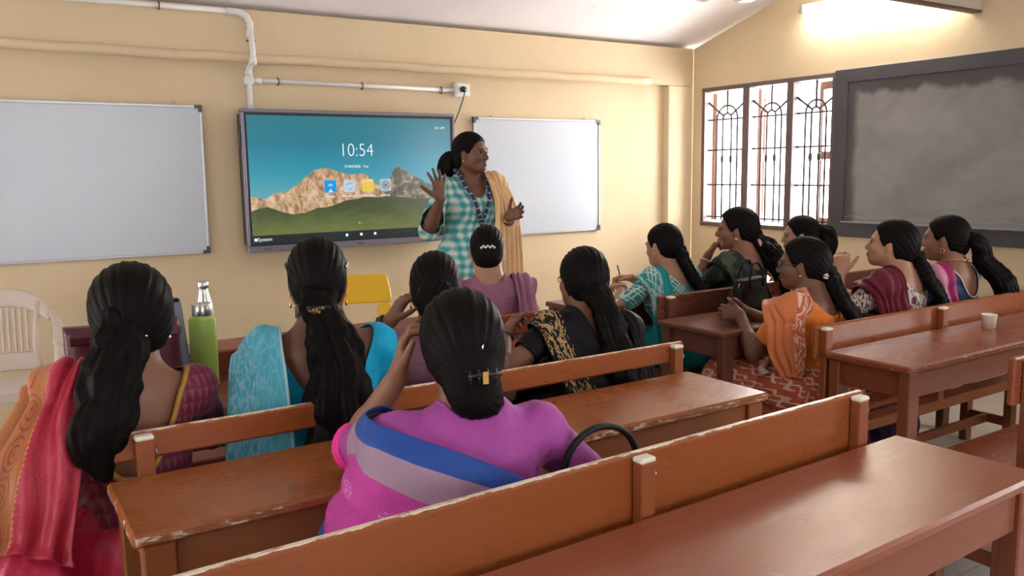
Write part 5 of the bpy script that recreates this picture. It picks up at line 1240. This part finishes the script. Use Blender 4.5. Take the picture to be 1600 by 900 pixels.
K['cyan_skirt'] = cloth('light_blue_sari', (0.03, 0.32, 0.50))
K['mauve'] = cloth('mauve_cotton', (0.30, 0.125, 0.20), rough=0.8); K['mauve2'] = cloth('dusty_mauve_cotton', (0.27, 0.11, 0.155), rough=0.8)
K['purple'] = cloth('magenta_purple_blouse', (0.36, 0.060, 0.31), rough=0.62)
K['purple_sleeve'] = plain('hot_pink_sleeve_edge', (0.80, 0.03, 0.30), 0.6)
K['purple_pallu'] = cloth('pink_drape_with_blue_border', (0.48, 0.04, 0.28), rough=0.6, pat=P_purple, coord='uv')
K['purple_skirt'] = cloth('royal_blue_sari', (0.02, 0.06, 0.26))
K['black'] = cloth('black_silk', (0.010, 0.008, 0.010), rough=0.55, sheen=0.0, spec=0.12)
K['black_pallu'] = cloth('black_silk_with_gold_elephants', (0.010, 0.008, 0.010), rough=0.55, sheen=0.0, spec=0.12, pat=P_gold_border, coord='uv')
K['teal'] = cloth('teal_cotton', (0.010, 0.27, 0.27), rough=0.7)
K['teal_blouse'] = cloth('teal_lattice_blouse', (0.020, 0.26, 0.26), rough=0.7, pat=lambda t, v, b: P_lattice(t, v, b, sc=15.0, wd=0.09))
K['teal_pallu'] = cloth('teal_drape_with_white_lattice', (0.010, 0.28, 0.28), rough=0.7, pat=P_teal_drape, coord='uv')
K['green'] = cloth('bottle_green_camouflage', (0.014, 0.026, 0.020), rough=0.7, pat=P_camo)
K['dgreen'] = cloth('dark_green_sari', (0.010, 0.022, 0.020), rough=0.7)
K['cream'] = cloth('cream_cotton', (0.55, 0.40, 0.30), rough=0.8)
K['orange'] = cloth('orange_blouse', (0.64, 0.165, 0.012), rough=0.65)
K['orange_pallu'] = cloth('pleated_orange_drape', (0.58, 0.170, 0.055), rough=0.6, pat=P_orange_edge, coord='uv')
K['orange_skirt'] = cloth('orange_ikat_sari', (0.46, 0.095, 0.045), rough=0.7, pat=P_ikat)
K['dupatta_maroon'] = cloth('maroon_dupatta', (0.14, 0.008, 0.026), rough=0.65)
K['kalam'] = cloth('white_maroon_print', (0.6, 0.5, 0.45), rough=0.75, pat=P_kalam)
K['navy'] = cloth('navy_silk_blouse', (0.012, 0.030, 0.110), rough=0.5)
K['magenta'] = cloth('magenta_drape_pink_band', (0.33, 0.012, 0.11), rough=0.5, pat=P_pinkband, coord='uv')
K['piping'] = plain('pale_piping', (0.70, 0.62, 0.58), 0.6)
K['kurta'] = cloth('teal_cream_check_kurta', (0.2, 0.4, 0.4), rough=0.8, pat=P_check)
K['beige'] = cloth('beige_gold_dupatta', (0.76, 0.50, 0.26), rough=0.6)
K['leggings'] = cloth('teal_trousers', (0.06, 0.22, 0.23), rough=0.8)
def P_lan(t, v, b):
    w = t.xyz(v)[1]; return t.mix(t.math('LESS_THAN', t.math('FRACT', t.math('MULTIPLY', w, 14.0)), 0.22), b, (0.30, 0.33, 0.45))
K['lanyard'] = cloth('navy_lanyard', (0.014, 0.022, 0.075), rough=0.6, pat=P_lan, coord='uv')
SIT = 'seated'

def neck_trim(f, hw, sc, mat, tub=.0055, side=-1, name='neckline_trim'):
    """piping that follows the back neckline of the blouse"""
    pts = []
    for i in range(25):
        x = -hw*1.0+2*hw*i/24; q = sc+(.548-sc)*(abs(x)/hw)**2.6; pts.append((x, side*(.10 if q < .5 else .10-(q-.5)*1.2), q))
    L = catmull([f.T(*p) for p in pts], 60)
    for _ in range(8):
        d = f.blF.sample(L); L = L+f.blF.grad(L)*(.003-d)[:, None]*.9
    return tube(name, [tuple(p) for p in L], tub, mat, f.bl, 6)

# ================= 1 red sari, far left of the second row
f = Fig('woman in red silk sari with gold border and loose wavy ponytail', (0.338, 2.36), -5, 'mid', top=1.205, lean=5, side=6, head=(-2, -8, 0), k=1.0,
        Lh=dict(w=(-.20, .30, .80), hint=(-.7, -.2, -.8)), Rh=dict(w=(.18, .40, .79), hint=(.5, -.3, -1)), width=1.06, headscale=1.05)
f.finish_body(); f.blouse(K['maroon_blouse'], (.72, .72), back=(.128, .245), front=(.10, .42), inf=.008)
neck_trim(f, .128, .245, K['zari'], .008)
for nm in 'LR':
    b = f.bangle(nm, K['zari'], -.72, .055, .008, 'sleeve_trim') if False else None
S, E = f.sh['R'], f.el['R']; c = S+(E-S)*.70; d = nrm(E-S); a = nrm(np.cross(d, vec(0, 0, 1))); b_ = np.cross(d, a)
for q, t_ in ((0, .007), (-.018, .006)): tube('sleeve_trim', [tuple(c+d*q+a*.0535*math.cos(w)+b_*.0535*math.sin(w)) for w in [i*math.pi/10 for i in range(20)]], t_, K['zari'], f.bl, 6, True)
f.skirt(K['red'], hip=.20, amp=.014, low=-.02, extra=[Ell(vec(-.20, -.02, .50), (.15, .20, .15), None, .08), Cone(vec(-.18, 0, .46), vec(-.24, .05, .15), .13, .13, .08)])
f.drape([(-.15, .17, .34), (-.215, .09, .44), (-.245, -.02, .44), (-.320, -.10, .32), (-.37, -.14, .22), (-.38, -.15, .13)],
        [(-.02, .15, .40), (-.075, .06, .53), (-.088, -.03, .55), (-.105, -.13, .42), (-.115, -.18, .26), (-.13, -.20, .06)], K['red_pallu'], nr=4, rip=.009, nv=80, nu=44)
hp, T = f.hp, f.T
f.hair('wavy', [hp(-.015, -.085, -.02), hp(-.035, -.125, -.075), T(-.060, -.165, .475), T(-.078, -.185, .41), T(-.075, -.19, .345), T(-.062, -.19, .27)], [.046, .048, .054, .053, .042, .012], tie=(-.02, -.11, -.06), vol=.024, strands=14, wave=.013, ear=False, low=.012)
f.wisps(22, 2, .022)
for x in (-.045, .045): lathe('hair_bead', [(0, -.005), (.005, 0), (0, .005)], M['silver'], f.hairo, f.hp(x-.02, -.142, -.055), 8)
f.earrings('jhumka', M['silver'])

# ================= 2 cyan blouse
f = Fig('woman in bright cyan blouse with long wavy ponytail and gold hair band', (0.845, 2.36), -12, 'dark', top=1.256, lean=5, head=(-8, -6, 0), k=1.03,
        Lh=dict(w=(-.16, .40, .80), hint=(-.4, -.2, -1)), Rh=dict(w=(.17, .40, .79), hint=(.4, -.2, -1)))
f.finish_body(); f.blouse(K['cyan'], (.62, .62), back=(.150, .335), front=(.12, .42), inf=.007)
f.skirt(K['cyan_skirt'])
f.drape([(-.21, .14, .30), (-.235, .06, .44), (-.250, -.02, .455), (-.270, -.10, .33), (-.285, -.14, .14), (-.29, -.15, -.03)],
        [(-.05, .15, .36), (-.10, .06, .50), (-.115, -.02, .53), (-.112, -.11, .42), (-.105, -.15, .18), (-.10, -.16, -.03)], K['cyan_pallu'], nr=2, rip=.003, nv=70, fade=False)
hp, T = f.hp, f.T
f.hair('wavy', [hp(0, -.09, -.045), hp(0.002, -.105, -.095), T(.01, -.135, .45), T(.015, -.155, .35), T(.02, -.16, .24), T(.01, -.165, .14), T(.005, -.165, .05)], [.034, .036, .062, .076, .080, .074, .040], tie=(0, -.10, -.06), vol=.004, strands=12, wave=.012)
band_pts = [tuple(f.hp(.050*math.cos(a), -.098+.036*math.sin(a), -.088)) for a in [math.pi+i*math.pi/10 for i in range(11)]]
bm = bmesh.new()
vs = [[bm.verts.new(f.hp(.066*math.cos(a), -.085+.080*math.sin(a), z)) for z in (-.108, -.076)] for a in [math.pi+i*math.pi/14 for i in range(15)]]
for A, B in zip(vs, vs[1:]): bm.faces.new((A[0], B[0], B[1], A[1]))
me = bpy.data.meshes.new('hair_band'); bm.to_mesh(me); bm.free(); smooth(me)
_t = NT('black_gold_woven_band'); _v = _t.obj(); _t.col(_t.mix(_t.ramp(_t.vor(_t.mapp(_v, (95, 95, 95)), 1.0), [(0.35, 1.0), (0.45, 0.0)]), (0.02, 0.014, 0.01), (0.34, 0.20, 0.09))); _t.set(rough=0.5, metal=0.3)
o = link('hair_band', me, f.hairo, _t.m); o.modifiers.new('t', 'SOLIDIFY').thickness = .004
for sx in (-1, 1): tube('hair_clip', [tuple(f.hp(sx*x, y, z)) for x, y, z in ((.086, -.005, .05), (.088, -.03, .042), (.082, -.055, .030))], .0035, M['silver'] if sx > 0 else M['black_plastic'], f.hairo, 6)
f.earrings('drop')

# ================= 3 mauve sleeve, hand raised to her hair
f = Fig('woman in dusty mauve touching her hair with raised left hand', (1.27, 2.44), -16, 'mid', top=1.180, lean=11, head=(-12, -8, 4), k=0.97,
        Lh=dict(W=(1.135, 2.50, .965), hint=(-.8, -.1, -1), dir=(.55, .05, .85), palm=(.8, .2, -.5), curl=32, splay=9, thumb=(.6, -.7, .0), tang=50), Rh=dict(w=(.18, .36, .79)))
f.finish_body(); f.blouse(K['mauve2'], (.85, .85), back=(.075, .47), front=(.08, .44)); f.skirt(K['mauve2'], name='kurta_skirt')
hp, T = f.hp, f.T
f.hair('wavy', [hp(.02, -.09, -.03), hp(.02, -.11, -.08), T(.04, -.14, .43), T(.05, -.15, .32), T(.05, -.16, .20)], [.045, .05, .055, .05, .025], tie=(.02, -.10, -.04), vol=.006)
f.earrings('drop', M['silver']); f.bangle('L', M['thread'], .93, .029, .005); f.bangle('L', M['thread'], .86, .030, .004)

# ================= 4 pearl hair clip, front row
f = Fig('woman in mauve kurta with pearl clip in her rolled hair', (1.965, 3.25), -24, 'light', top=1.200, lean=5, head=(-5, -6, 0), k=0.98, Lh=dict(w=(-.16, .38, .80), hint=(-.5, -.2, -1)), Rh=dict(w=(.17, .38, .79), hint=(.5, -.2, -1)))
f.finish_body(); f.blouse(K['mauve'], (.95, .95), back=(.075, .505), front=(.085, .45), inf=.009); f.skirt(K['mauve'], name='kurta_skirt')
f.drape([(.06, .15, .36), (.10, .06, .52), (.105, -.03, .535), (.115, -.11, .42), (.12, -.14, .20)], [(.15, .14, .33), (.18, .06, .475), (.19, -.03, .49), (.205, -.09, .36), (.21, -.12, .18)], K['mauve'], name='dupatta', nr=3, rip=.006)
f.drape([(-.10, .15, .36), (-.125, .06, .515), (-.125, -.03, .53), (-.135, -.11, .42), (-.14, -.14, .20)], [(-.15, .14, .33), (-.17, .06, .48), (-.18, -.03, .495), (-.19, -.09, .36), (-.20, -.12, .18)], K['mauve'], name='dupatta', nr=2, rip=.004)
f.hair('plain', None, None, tie=(0, -.115, -.055), vol=.0, lobes=[((0, -.075, -.035), (.048, .045, .052))])
for i in range(7):
    x = -.030+.010*i; lathe('pearl', [(0, -.006), (.0045, -.004), (.006, 0), (.0045, .004), (0, .006)], M['pearl'], f.hairo, f.hp(x, -.121+abs(x)*.25, .010-.05*abs(x)+.006*(i % 2)), 10)
f.earrings('stud', M['pearl'])

# ================= 5 purple sari, nearest
f = Fig('woman in purple blouse with pink and blue sari drape, nearest the camera', (0.885, 1.575), -14, 'mid', top=1.178, lean=9, side=2, head=(-10, -14, -5), k=1.0, h=.005,
        Lh=dict(W=(0.785, 1.69, 1.0), E=(.69, 1.70, .79), dir=(.15, .0, .9), palm=(.8, -.2, 0), curl=40, thumb=(0, -1, 0)), Rh=dict(w=(.20, .34, .79), hint=(1, -.1, -.8)))
f.finish_body(); f.blouse(K['purple'], (.92, .95), back=(.070, .515), front=(.09, .44), inf=.010, wr=.006, armr=.013)
S, E = f.sh['L'], f.el['L']; c = S+(E-S)*.93; d = nrm(E-S); a = nrm(np.cross(d, vec(0, 0, 1))); b_ = np.cross(d, a)
for q in (0, -.012, -.024): tube('sleeve_trim', [tuple(c+d*q+a*.0525*math.cos(w)+b_*.0525*math.sin(w)) for w in [i*math.pi/10 for i in range(20)]], .008, K['purple_sleeve'], f.bl, 6, True)
f.skirt(K['purple_skirt'], hip=.18)
f.drape([(-.06, .16, .44), (-.13, .12, .50), (-.20, .04, .52), (-.20, -.06, .515), (-.11, -.115, .475), (.01, -.13, .42), (.12, -.125, .355), (.205, -.05, .30), (.215, .05, .26)],
        [(-.20, .26, .26), (-.28, .20, .26), (-.31, .06, .24), (-.28, -.10, .15), (-.14, -.19, .05), (.02, -.195, .01), (.15, -.17, .02), (.23, -.06, .06), (.235, .06, .05)], K['purple_pallu'], nr=3, rip=.005, nu=52, nv=96, off=.014, fade=False)
hp = f.hp
f.hair('plain', None, None, tie=(.0, -.11, -.075), vol=.016, ear=False, lobes=[((.0, -.090, -.085), (.062, .050, .062)), ((.010, -.085, -.125), (.055, .042, .045))], low=.075)
f.wisps(16, 4, .02)
cl = empty('hair_clip', f.hp(.02, -.150, -.075), 0, f.hairo)
for i in range(4): tube('claw', [(-.028+.018*i, 0, .012), (-.030+.018*i, -.012, .0), (-.026+.017*i, -.004, -.018)], .003, M['black_plastic'], cl, 6)
tube('spring_bar', [(-.034, -.012, .004), (.036, -.012, .004)], .004, M['black_plastic'], cl, 6); box('hinge', -.006, .006, -.019, -.011, -.014, .012, M['gold'], cl, .001)
for sx in (-1, 1): tube('hair_pin', [tuple(f.hp(.01+sx*.022, -.128, .0)), tuple(f.hp(.01+sx*.018, -.135, -.02))], .0022, M['silver'], f.hairo, 6)

# ================= 6 black sari with elephants
f = Fig('woman in black sari with gold elephant border and red glasses', (1.865, 2.42), -10, 'mid', top=1.158, lean=12, side=4, head=(0, -4, 6), k=0.98,
        Lh=dict(W=(1.60, 2.53, .865), hint=(-.8, -.6, -.7), dir=(.5, .6, .35), palm=(.5, -.4, -.6), curl=45), Rh=dict(w=(.18, .36, .79)))
f.finish_body(); f.face(); f.blouse(K['black'], (.50, .50), back=(.115, .40), front=(.10, .43)); f.skirt(K['black'])
f.drape([(-.15, .15, .36), (-.20, .07, .46), (-.215, -.01, .475), (-.205, -.09, .40), (-.16, -.145, .22), (-.11, -.16, .02)],
        [(-.0, .16, .38), (-.05, .07, .525), (-.055, -.03, .55), (-.02, -.12, .42), (.08, -.155, .22), (.14, -.155, .02)], K['black_pallu'], nr=2, rip=.003, nu=40, nv=80, fade=False)
f.drape([(.13, .10, .40), (.17, .02, .485), (.20, -.06, .42), (.22, -.09, .24), (.22, -.10, .06)], [(.06, .10, .44), (.10, .02, .535), (.13, -.09, .45), (.15, -.13, .26), (.15, -.14, .06)], K['black'], nr=3, rip=.004)
hp, T = f.hp, f.T
f.hair('wavy', [hp(.0, -.09, -.045), hp(.01, -.11, -.09), T(.03, -.14, .43), T(.05, -.16, .33), T(.07, -.165, .22), T(.09, -.165, .12)], [.038, .038, .045, .050, .046, .024], tie=(0, -.105, -.055), vol=.010, ear=False, strands=10)
f.wisps(12, 7, .02); f.glasses(plain('dark_red_spectacle_frame', (0.16, 0.015, 0.02), 0.35)); f.bangle('L', M['thread'], .9, .029, .0035)

# ================= 7 teal sari, writing
f = Fig('woman in teal sari with white lattice and braid, writing in a notebook', (3.085, 3.30), 4, 'light', top=1.148, lean=13, head=(8, -6, 2), k=0.97, h=.006,
        Lh=dict(W=(2.955, 3.47, .815), hint=(-1, -.5, -.7), dir=(.1, .8, .05), palm=(.2, 0, -1), curl=45), Rh=dict(W=(3.06, 3.51, .85), hint=(1, -.3, -.8), dir=(-.6, .5, .1), palm=(-.2, 0, -1), curl=50))
f.finish_body(); f.face(); f.blouse(K['teal_blouse'], (.70, .70), back=(.105, .415), front=(.10, .42)); f.skirt(K['teal'])
f.drape([(-.10, .19, .28), (-.155, .12, .44), (-.20, .03, .475), (-.225, -.05, .38), (-.24, -.06, .20), (-.21, -.04, .03), (-.16, .06, -.02)],
        [(-.02, .17, .36), (-.06, .08, .52), (-.09, -.02, .54), (-.12, -.11, .42), (-.165, -.14, .22), (-.17, -.14, .05), (-.14, -.10, .0)], K['teal_pallu'], nr=3, rip=.006)
hp, T = f.hp, f.T
f.hair('braid', [hp(0, -.085, -.03), hp(.0, -.108, -.075), T(.03, -.13, .46), T(.055, -.145, .38), T(.075, -.15, .29), T(.09, -.155, .20), T(.10, -.16, .10)], [.038, .034, .031, .028, .026, .022, .012], tie=(0, -.10, -.05), vol=.006)
f.earrings('stud'); f.bangle('L', M['gold'], .94, .027, .0022); f.bangle('L', plain('purple_thread', (0.2, 0.08, 0.3), .6), .90, .028, .002)
pn = tube('pen', [tuple(f.wr['R']+vec(-.03, .055, -.02)), tuple(f.wr['R']+vec(-.045, .075, .07))], .004, M['black_plastic']); pn.location = f.loc; pn.rotation_euler = (0, 0, math.radians(4)); tag(pn, 'dark pen held above the open notebook', 'pen')

# ================= 8 dark green sari, chin on hand
f = Fig('woman in dark green sari resting chin on hand, pink scrunchie', (3.53, 3.20), 8, 'mid', top=1.220, lean=8, head=(36, 3, -2), k=1.0, h=.006,
        Lh=dict(H=(-.02, .150, -.155), hint=(-.5, .3, -1), aim=(.0, .098, -.07), palm=(.6, -1, .2), curl=62, thumb=(.3, -.3, 1)), Rh=dict(w=(.16, .36, .79)))
f.finish_body(); f.face(); f.blouse(K['green'], (.75, .75), back=(.105, .43), front=(.10, .42)); f.skirt(K['dgreen'])
f.drape([(-.12, .16, .36), (-.18, .08, .465), (-.205, -.01, .475), (-.215, -.09, .34), (-.20, -.13, .1)], [(-.03, .16, .38), (-.075, .06, .52), (-.095, -.03, .54), (-.10, -.13, .40), (-.09, -.16, .1)], K['green'], nr=3, rip=.005)
hp, T = f.hp, f.T
f.hair('wavy', [hp(0, -.09, -.03), hp(.0, -.125, -.065), hp(.02, -.165, -.11), T(.10, -.20, .40), T(.13, -.20, .28), T(.14, -.19, .16)], [.036, .030, .055, .066, .064, .03], tie=(0, -.105, -.045), vol=.012, strands=11)
tube('scrunchie', [tuple(f.hp(.036*math.cos(a), -.132+.018*math.sin(a), -.068+.030*math.sin(a))) for a in [i*math.pi/8 for i in range(16)]], .011, M['pink'], f.hairo, 8, True)
f.earrings('stud', M['pearl']); f.bangle('L', M['pink'], .88, .030, .006, 'wristband')

# ================= 9 ponytail behind
f = Fig('woman with high ponytail partly hidden behind the orange sari', (4.07, 3.20), 12, 'light', top=1.156, lean=8, head=(34, 0, 0), k=0.97, h=.006, Lh=dict(H=(-.02, .12, -.19), hint=(-.5, .3, -1), aim=(.0, .09, -.09), palm=(.6, -1, .2), curl=55), Rh=dict(w=(.16, .36, .79)))
f.finish_body(); f.face(); f.blouse(K['cream'], (.8, .8), back=(.085, .47), front=(.085, .44)); f.skirt(K['cream'], name='kurta_skirt')
hp, T = f.hp, f.T
f.hair('wavy', [hp(0, -.10, .025), hp(0, -.135, .030), hp(.01, -.165, .0), hp(.02, -.175, -.06), hp(.03, -.17, -.13), hp(.03, -.16, -.19)], [.022, .026, .040, .044, .036, .012], tie=(0, -.11, .02), vol=.004, strands=8)
tube('hair_tie', [tuple(f.hp(.024*math.cos(a), -.128, .030+.024*math.sin(a))) for a in [i*math.pi/8 for i in range(16)]], .006, M['thread'], f.hairo, 6, True)

# ================= 10 orange sari
f = Fig('woman in orange sari and glasses with clasped hands on the desk', (2.985, 2.33), 8, 'dark', top=1.140, lean=9, side=3, head=(24, 2, 0), k=0.98,
        Lh=dict(W=(2.865, 2.555, .79), hint=(-.7, -.5, -1), dir=(-.30, .92, .16), palm=(.85, .25, -.35), curl=42, thumb=(0, 0, 1)), Rh=dict(W=(2.955, 2.625, .80), hint=(.8, -.3, -1), dir=(-.9, .42, .12), palm=(-.35, -.8, -.4), curl=66, thumb=(0, 0, 1)))
f.finish_body(); f.face(); f.blouse(K['orange'], (.72, .72), back=(.118, .415), front=(.10, .42), inf=.008); f.skirt(K['orange_skirt'], hip=.19, amp=.009)
f.drape([(-.12, .155, .505), (-.20, .11, .475), (-.250, .07, .38), (-.250, .06, .26), (-.215, .03, .14)], [(-.065, -.03, .555), (-.115, -.055, .49), (-.20, -.085, .38), (-.21, -.085, .26), (-.20, -.05, .13)], K['orange_pallu'], nr=4, rip=.006, nu=40)
f.ribbon([(-.15, .12, .12), (-.05, .14, .10), (.08, .13, .10)], .05, K['cream'], 'waist_fold', off=.02)
hp, T = f.hp, f.T
f.hair('braid', [hp(0, -.085, -.03), hp(.0, -.108, -.07), T(.045, -.13, .47), T(.085, -.15, .40), T(.115, -.16, .32), T(.135, -.165, .24), T(.145, -.165, .14)], [.040, .037, .034, .032, .029, .026, .014], tie=(0, -.10, -.05), vol=.008)
f.glasses(plain('thin_dark_spectacle_frame', (0.03, 0.03, 0.035), 0.3)); f.earrings('stud')
fl_ = empty('flower_clip', f.hp(-.045, -.102, -.045), 0, f.hairo)
for i in range(5):
    a = i*2*math.pi/5; l = lathe('petal', [(0, -.004), (.008, -.002), (.009, 0), (.006, .003), (0, .004)], M['pearl'], fl_, (.009*math.cos(a), -.004, .009*math.sin(a)), 10)
lathe('flower_heart', [(0, -.004), (.004, 0), (0, .004)], M['gold'], fl_, (0, -.01, 0), 8)

# ================= 11 maroon dupatta
f = Fig('woman with maroon dupatta over printed white kurta, fist raised', (3.615, 2.33), 5, 'light', top=1.188, lean=7, head=(24, 10, 0), k=0.99,
        Lh=dict(W=(3.40, 2.44, .95), hint=(-.5, .2, -1), dir=(.12, .0, 1), palm=(.8, .5, 0), curl=85, thumb=(.6, -.6, 0)), Rh=dict(w=(.16, .36, .79)))
f.finish_body(); f.face(); f.blouse(K['kalam'], (.80, .80), back=(.105, .42), front=(.09, .43), inf=.008); f.skirt(K['dupatta_maroon'], name='kurta_skirt')
f.drape([(-.14, .17, .30), (-.20, .10, .43), (-.235, .0, .44), (-.265, -.05, .30), (-.265, -.06, .12), (-.25, -.06, .0)], [(-.01, .16, .40), (-.055, .05, .535), (-.075, -.03, .555), (-.115, -.10, .43), (-.15, -.14, .22), (-.16, -.15, .0)], K['dupatta_maroon'], name='dupatta', nr=5, rip=.008)
hp, T = f.hp, f.T
f.hair('braid', [hp(0, -.085, -.035), hp(.01, -.112, -.075), T(.05, -.135, .46), T(.09, -.155, .38), T(.115, -.165, .30), T(.13, -.17, .21)], [.040, .036, .034, .030, .026, .014], tie=(0, -.10, -.05), vol=.010, lobes=[((0, -.06, .01), (.075, .065, .07))])
f.earrings('stud')

# ================= 12 navy blouse, magenta drape
f = Fig('woman in navy blouse with magenta drape and long low ponytail', (4.065, 2.33), 4, 'mid', top=1.190, lean=6, head=(20, 2, 0), k=1.0,
        Lh=dict(w=(-.14, .38, .80)), Rh=dict(w=(.16, .38, .79)))
f.finish_body(); f.face(); f.blouse(K['navy'], (.65, .65), back=(.115, .36), front=(.10, .42)); neck_trim(f, .115, .36, K['piping'], .004); f.skirt(K['magenta'])
f.drape([(-.15, .16, .34), (-.19, .09, .455), (-.215, .0, .47), (-.235, -.06, .34), (-.235, -.08, .14)], [(-.03, .16, .38), (-.075, .06, .52), (-.10, -.02, .535), (-.14, -.09, .42), (-.17, -.13, .14)], K['magenta'], nr=3, rip=.005, fade=False)
hp, T = f.hp, f.T
f.hair('wavy', [hp(0, -.095, .0), hp(0, -.130, .005), hp(.02, -.165, -.04), hp(.04, -.18, -.11), T(.11, -.20, .42), T(.13, -.20, .31), T(.13, -.19, .20)], [.024, .028, .038, .044, .050, .054, .030], tie=(0, -.11, .0), vol=.004, strands=10, wave=.006)
f.earrings('hoop'); f.ribbon([(-.07, .03, .545), (-.055, -.03, .555), (0, -.06, .545), (.055, -.03, .555)], .004, M['gold'], 'necklace', off=.006, tub=.002)

# ================= the teacher
f = Fig('teacher standing before the screen in checked teal kurta and beige dupatta', (2.425, 4.16), 178, 'dark', top=1.660, lean=2, head=(28, 2, 0), stand=True, P0z=.90, k=1.02, h=.005, neckfwd=.02,
        Rh=dict(W=(2.145, 4.02, 1.305), hint=(.35, -.2, -1), dir=(.10, .0, 1), palm=(.15, -.95, 0), curl=7, splay=16, thumb=(1, 0, 0), tang=58, scale=1.08),
        Lh=dict(W=(2.55, 3.98, 1.19), hint=(-.6, -.5, -.8), dir=(-.35, .8, .35), palm=(.75, .35, .1), curl=22, splay=7, thumb=(0, 0, 1), tang=55))
f.finish_body(); f.face()
sk = [Ell(f.P0+vec(0, 0, .04), (.185, .135, .14), None, .05), Loft(vec(0, 0, 0), np.eye(3), [(.42, .235, .17, 0), (.60, .215, .155, 0), (.80, .20, .145, 0), (.95, .185, .135, 0)], .05)]
bl = f.blouse(K['kurta'], (1.12, 1.12), back=(.085, .47), front=(.085, .415), inf=.010, name='kurta', skirt=sk, wr=.005, armr=.016)
f.cF.append(Field(sk, .01))
tr = []
for hip, kn, an in f.legs: tr += [Cone(hip, kn, .092, .070, .03), Cone(kn, vec(an[0], an[1], .06), .070, .058, .03)]
V, Q = Field(tr, .008).mesh(); link('trousers', np_mesh('trousers', V, Q), f.o, K['leggings'])
f.drape([(-.225, -.10, .20), (-.225, -.10, .36), (-.215, -.03, .475), (-.215, .06, .45), (-.235, .13, .32), (-.245, .16, .12), (-.25, .17, -.10), (-.25, .17, -.30)],
        [(-.07, -.14, .20), (-.08, -.12, .40), (-.078, -.03, .545), (-.07, .07, .51), (-.075, .14, .38), (-.085, .16, .16), (-.09, .17, -.10), (-.10, .17, -.32)], K['beige'], name='dupatta', nr=6, rip=.009, nv=90, nu=44)
f.ribbon([(-.045, -.055, .55), (-.07, -.01, .565), (-.078, .05, .525), (-.055, .12, .42), (-.02, .14, .32), (0, .145, .255)], .020, K['lanyard'], 'lanyard', off=.018)
f.ribbon([(.045, -.055, .55), (.07, -.01, .565), (.078, .05, .525), (.055, .12, .42), (.02, .14, .32), (0, .145, .255)], .020, K['lanyard'], 'lanyard', off=.018)
cdp = f.T(0, .150, .20); card = box('identity_card', -.028, .028, -.002, .002, -.042, .042, M['white_plastic'], f.o, .001); card.location = cdp+vec(0, .012, -.02)
hp = f.hp
f.hair('wavy', [hp(0, -.095, -.01), hp(0, -.125, -.015), hp(0, -.155, -.045), hp(0, -.160, -.095), hp(.0, -.150, -.145)], [.026, .036, .052, .050, .022], tie=(0, -.11, -.015), vol=.004, strands=9, wave=.008)
f.earrings('stud'); f.bangle('L', M['gold'], .92, .027, .0025)
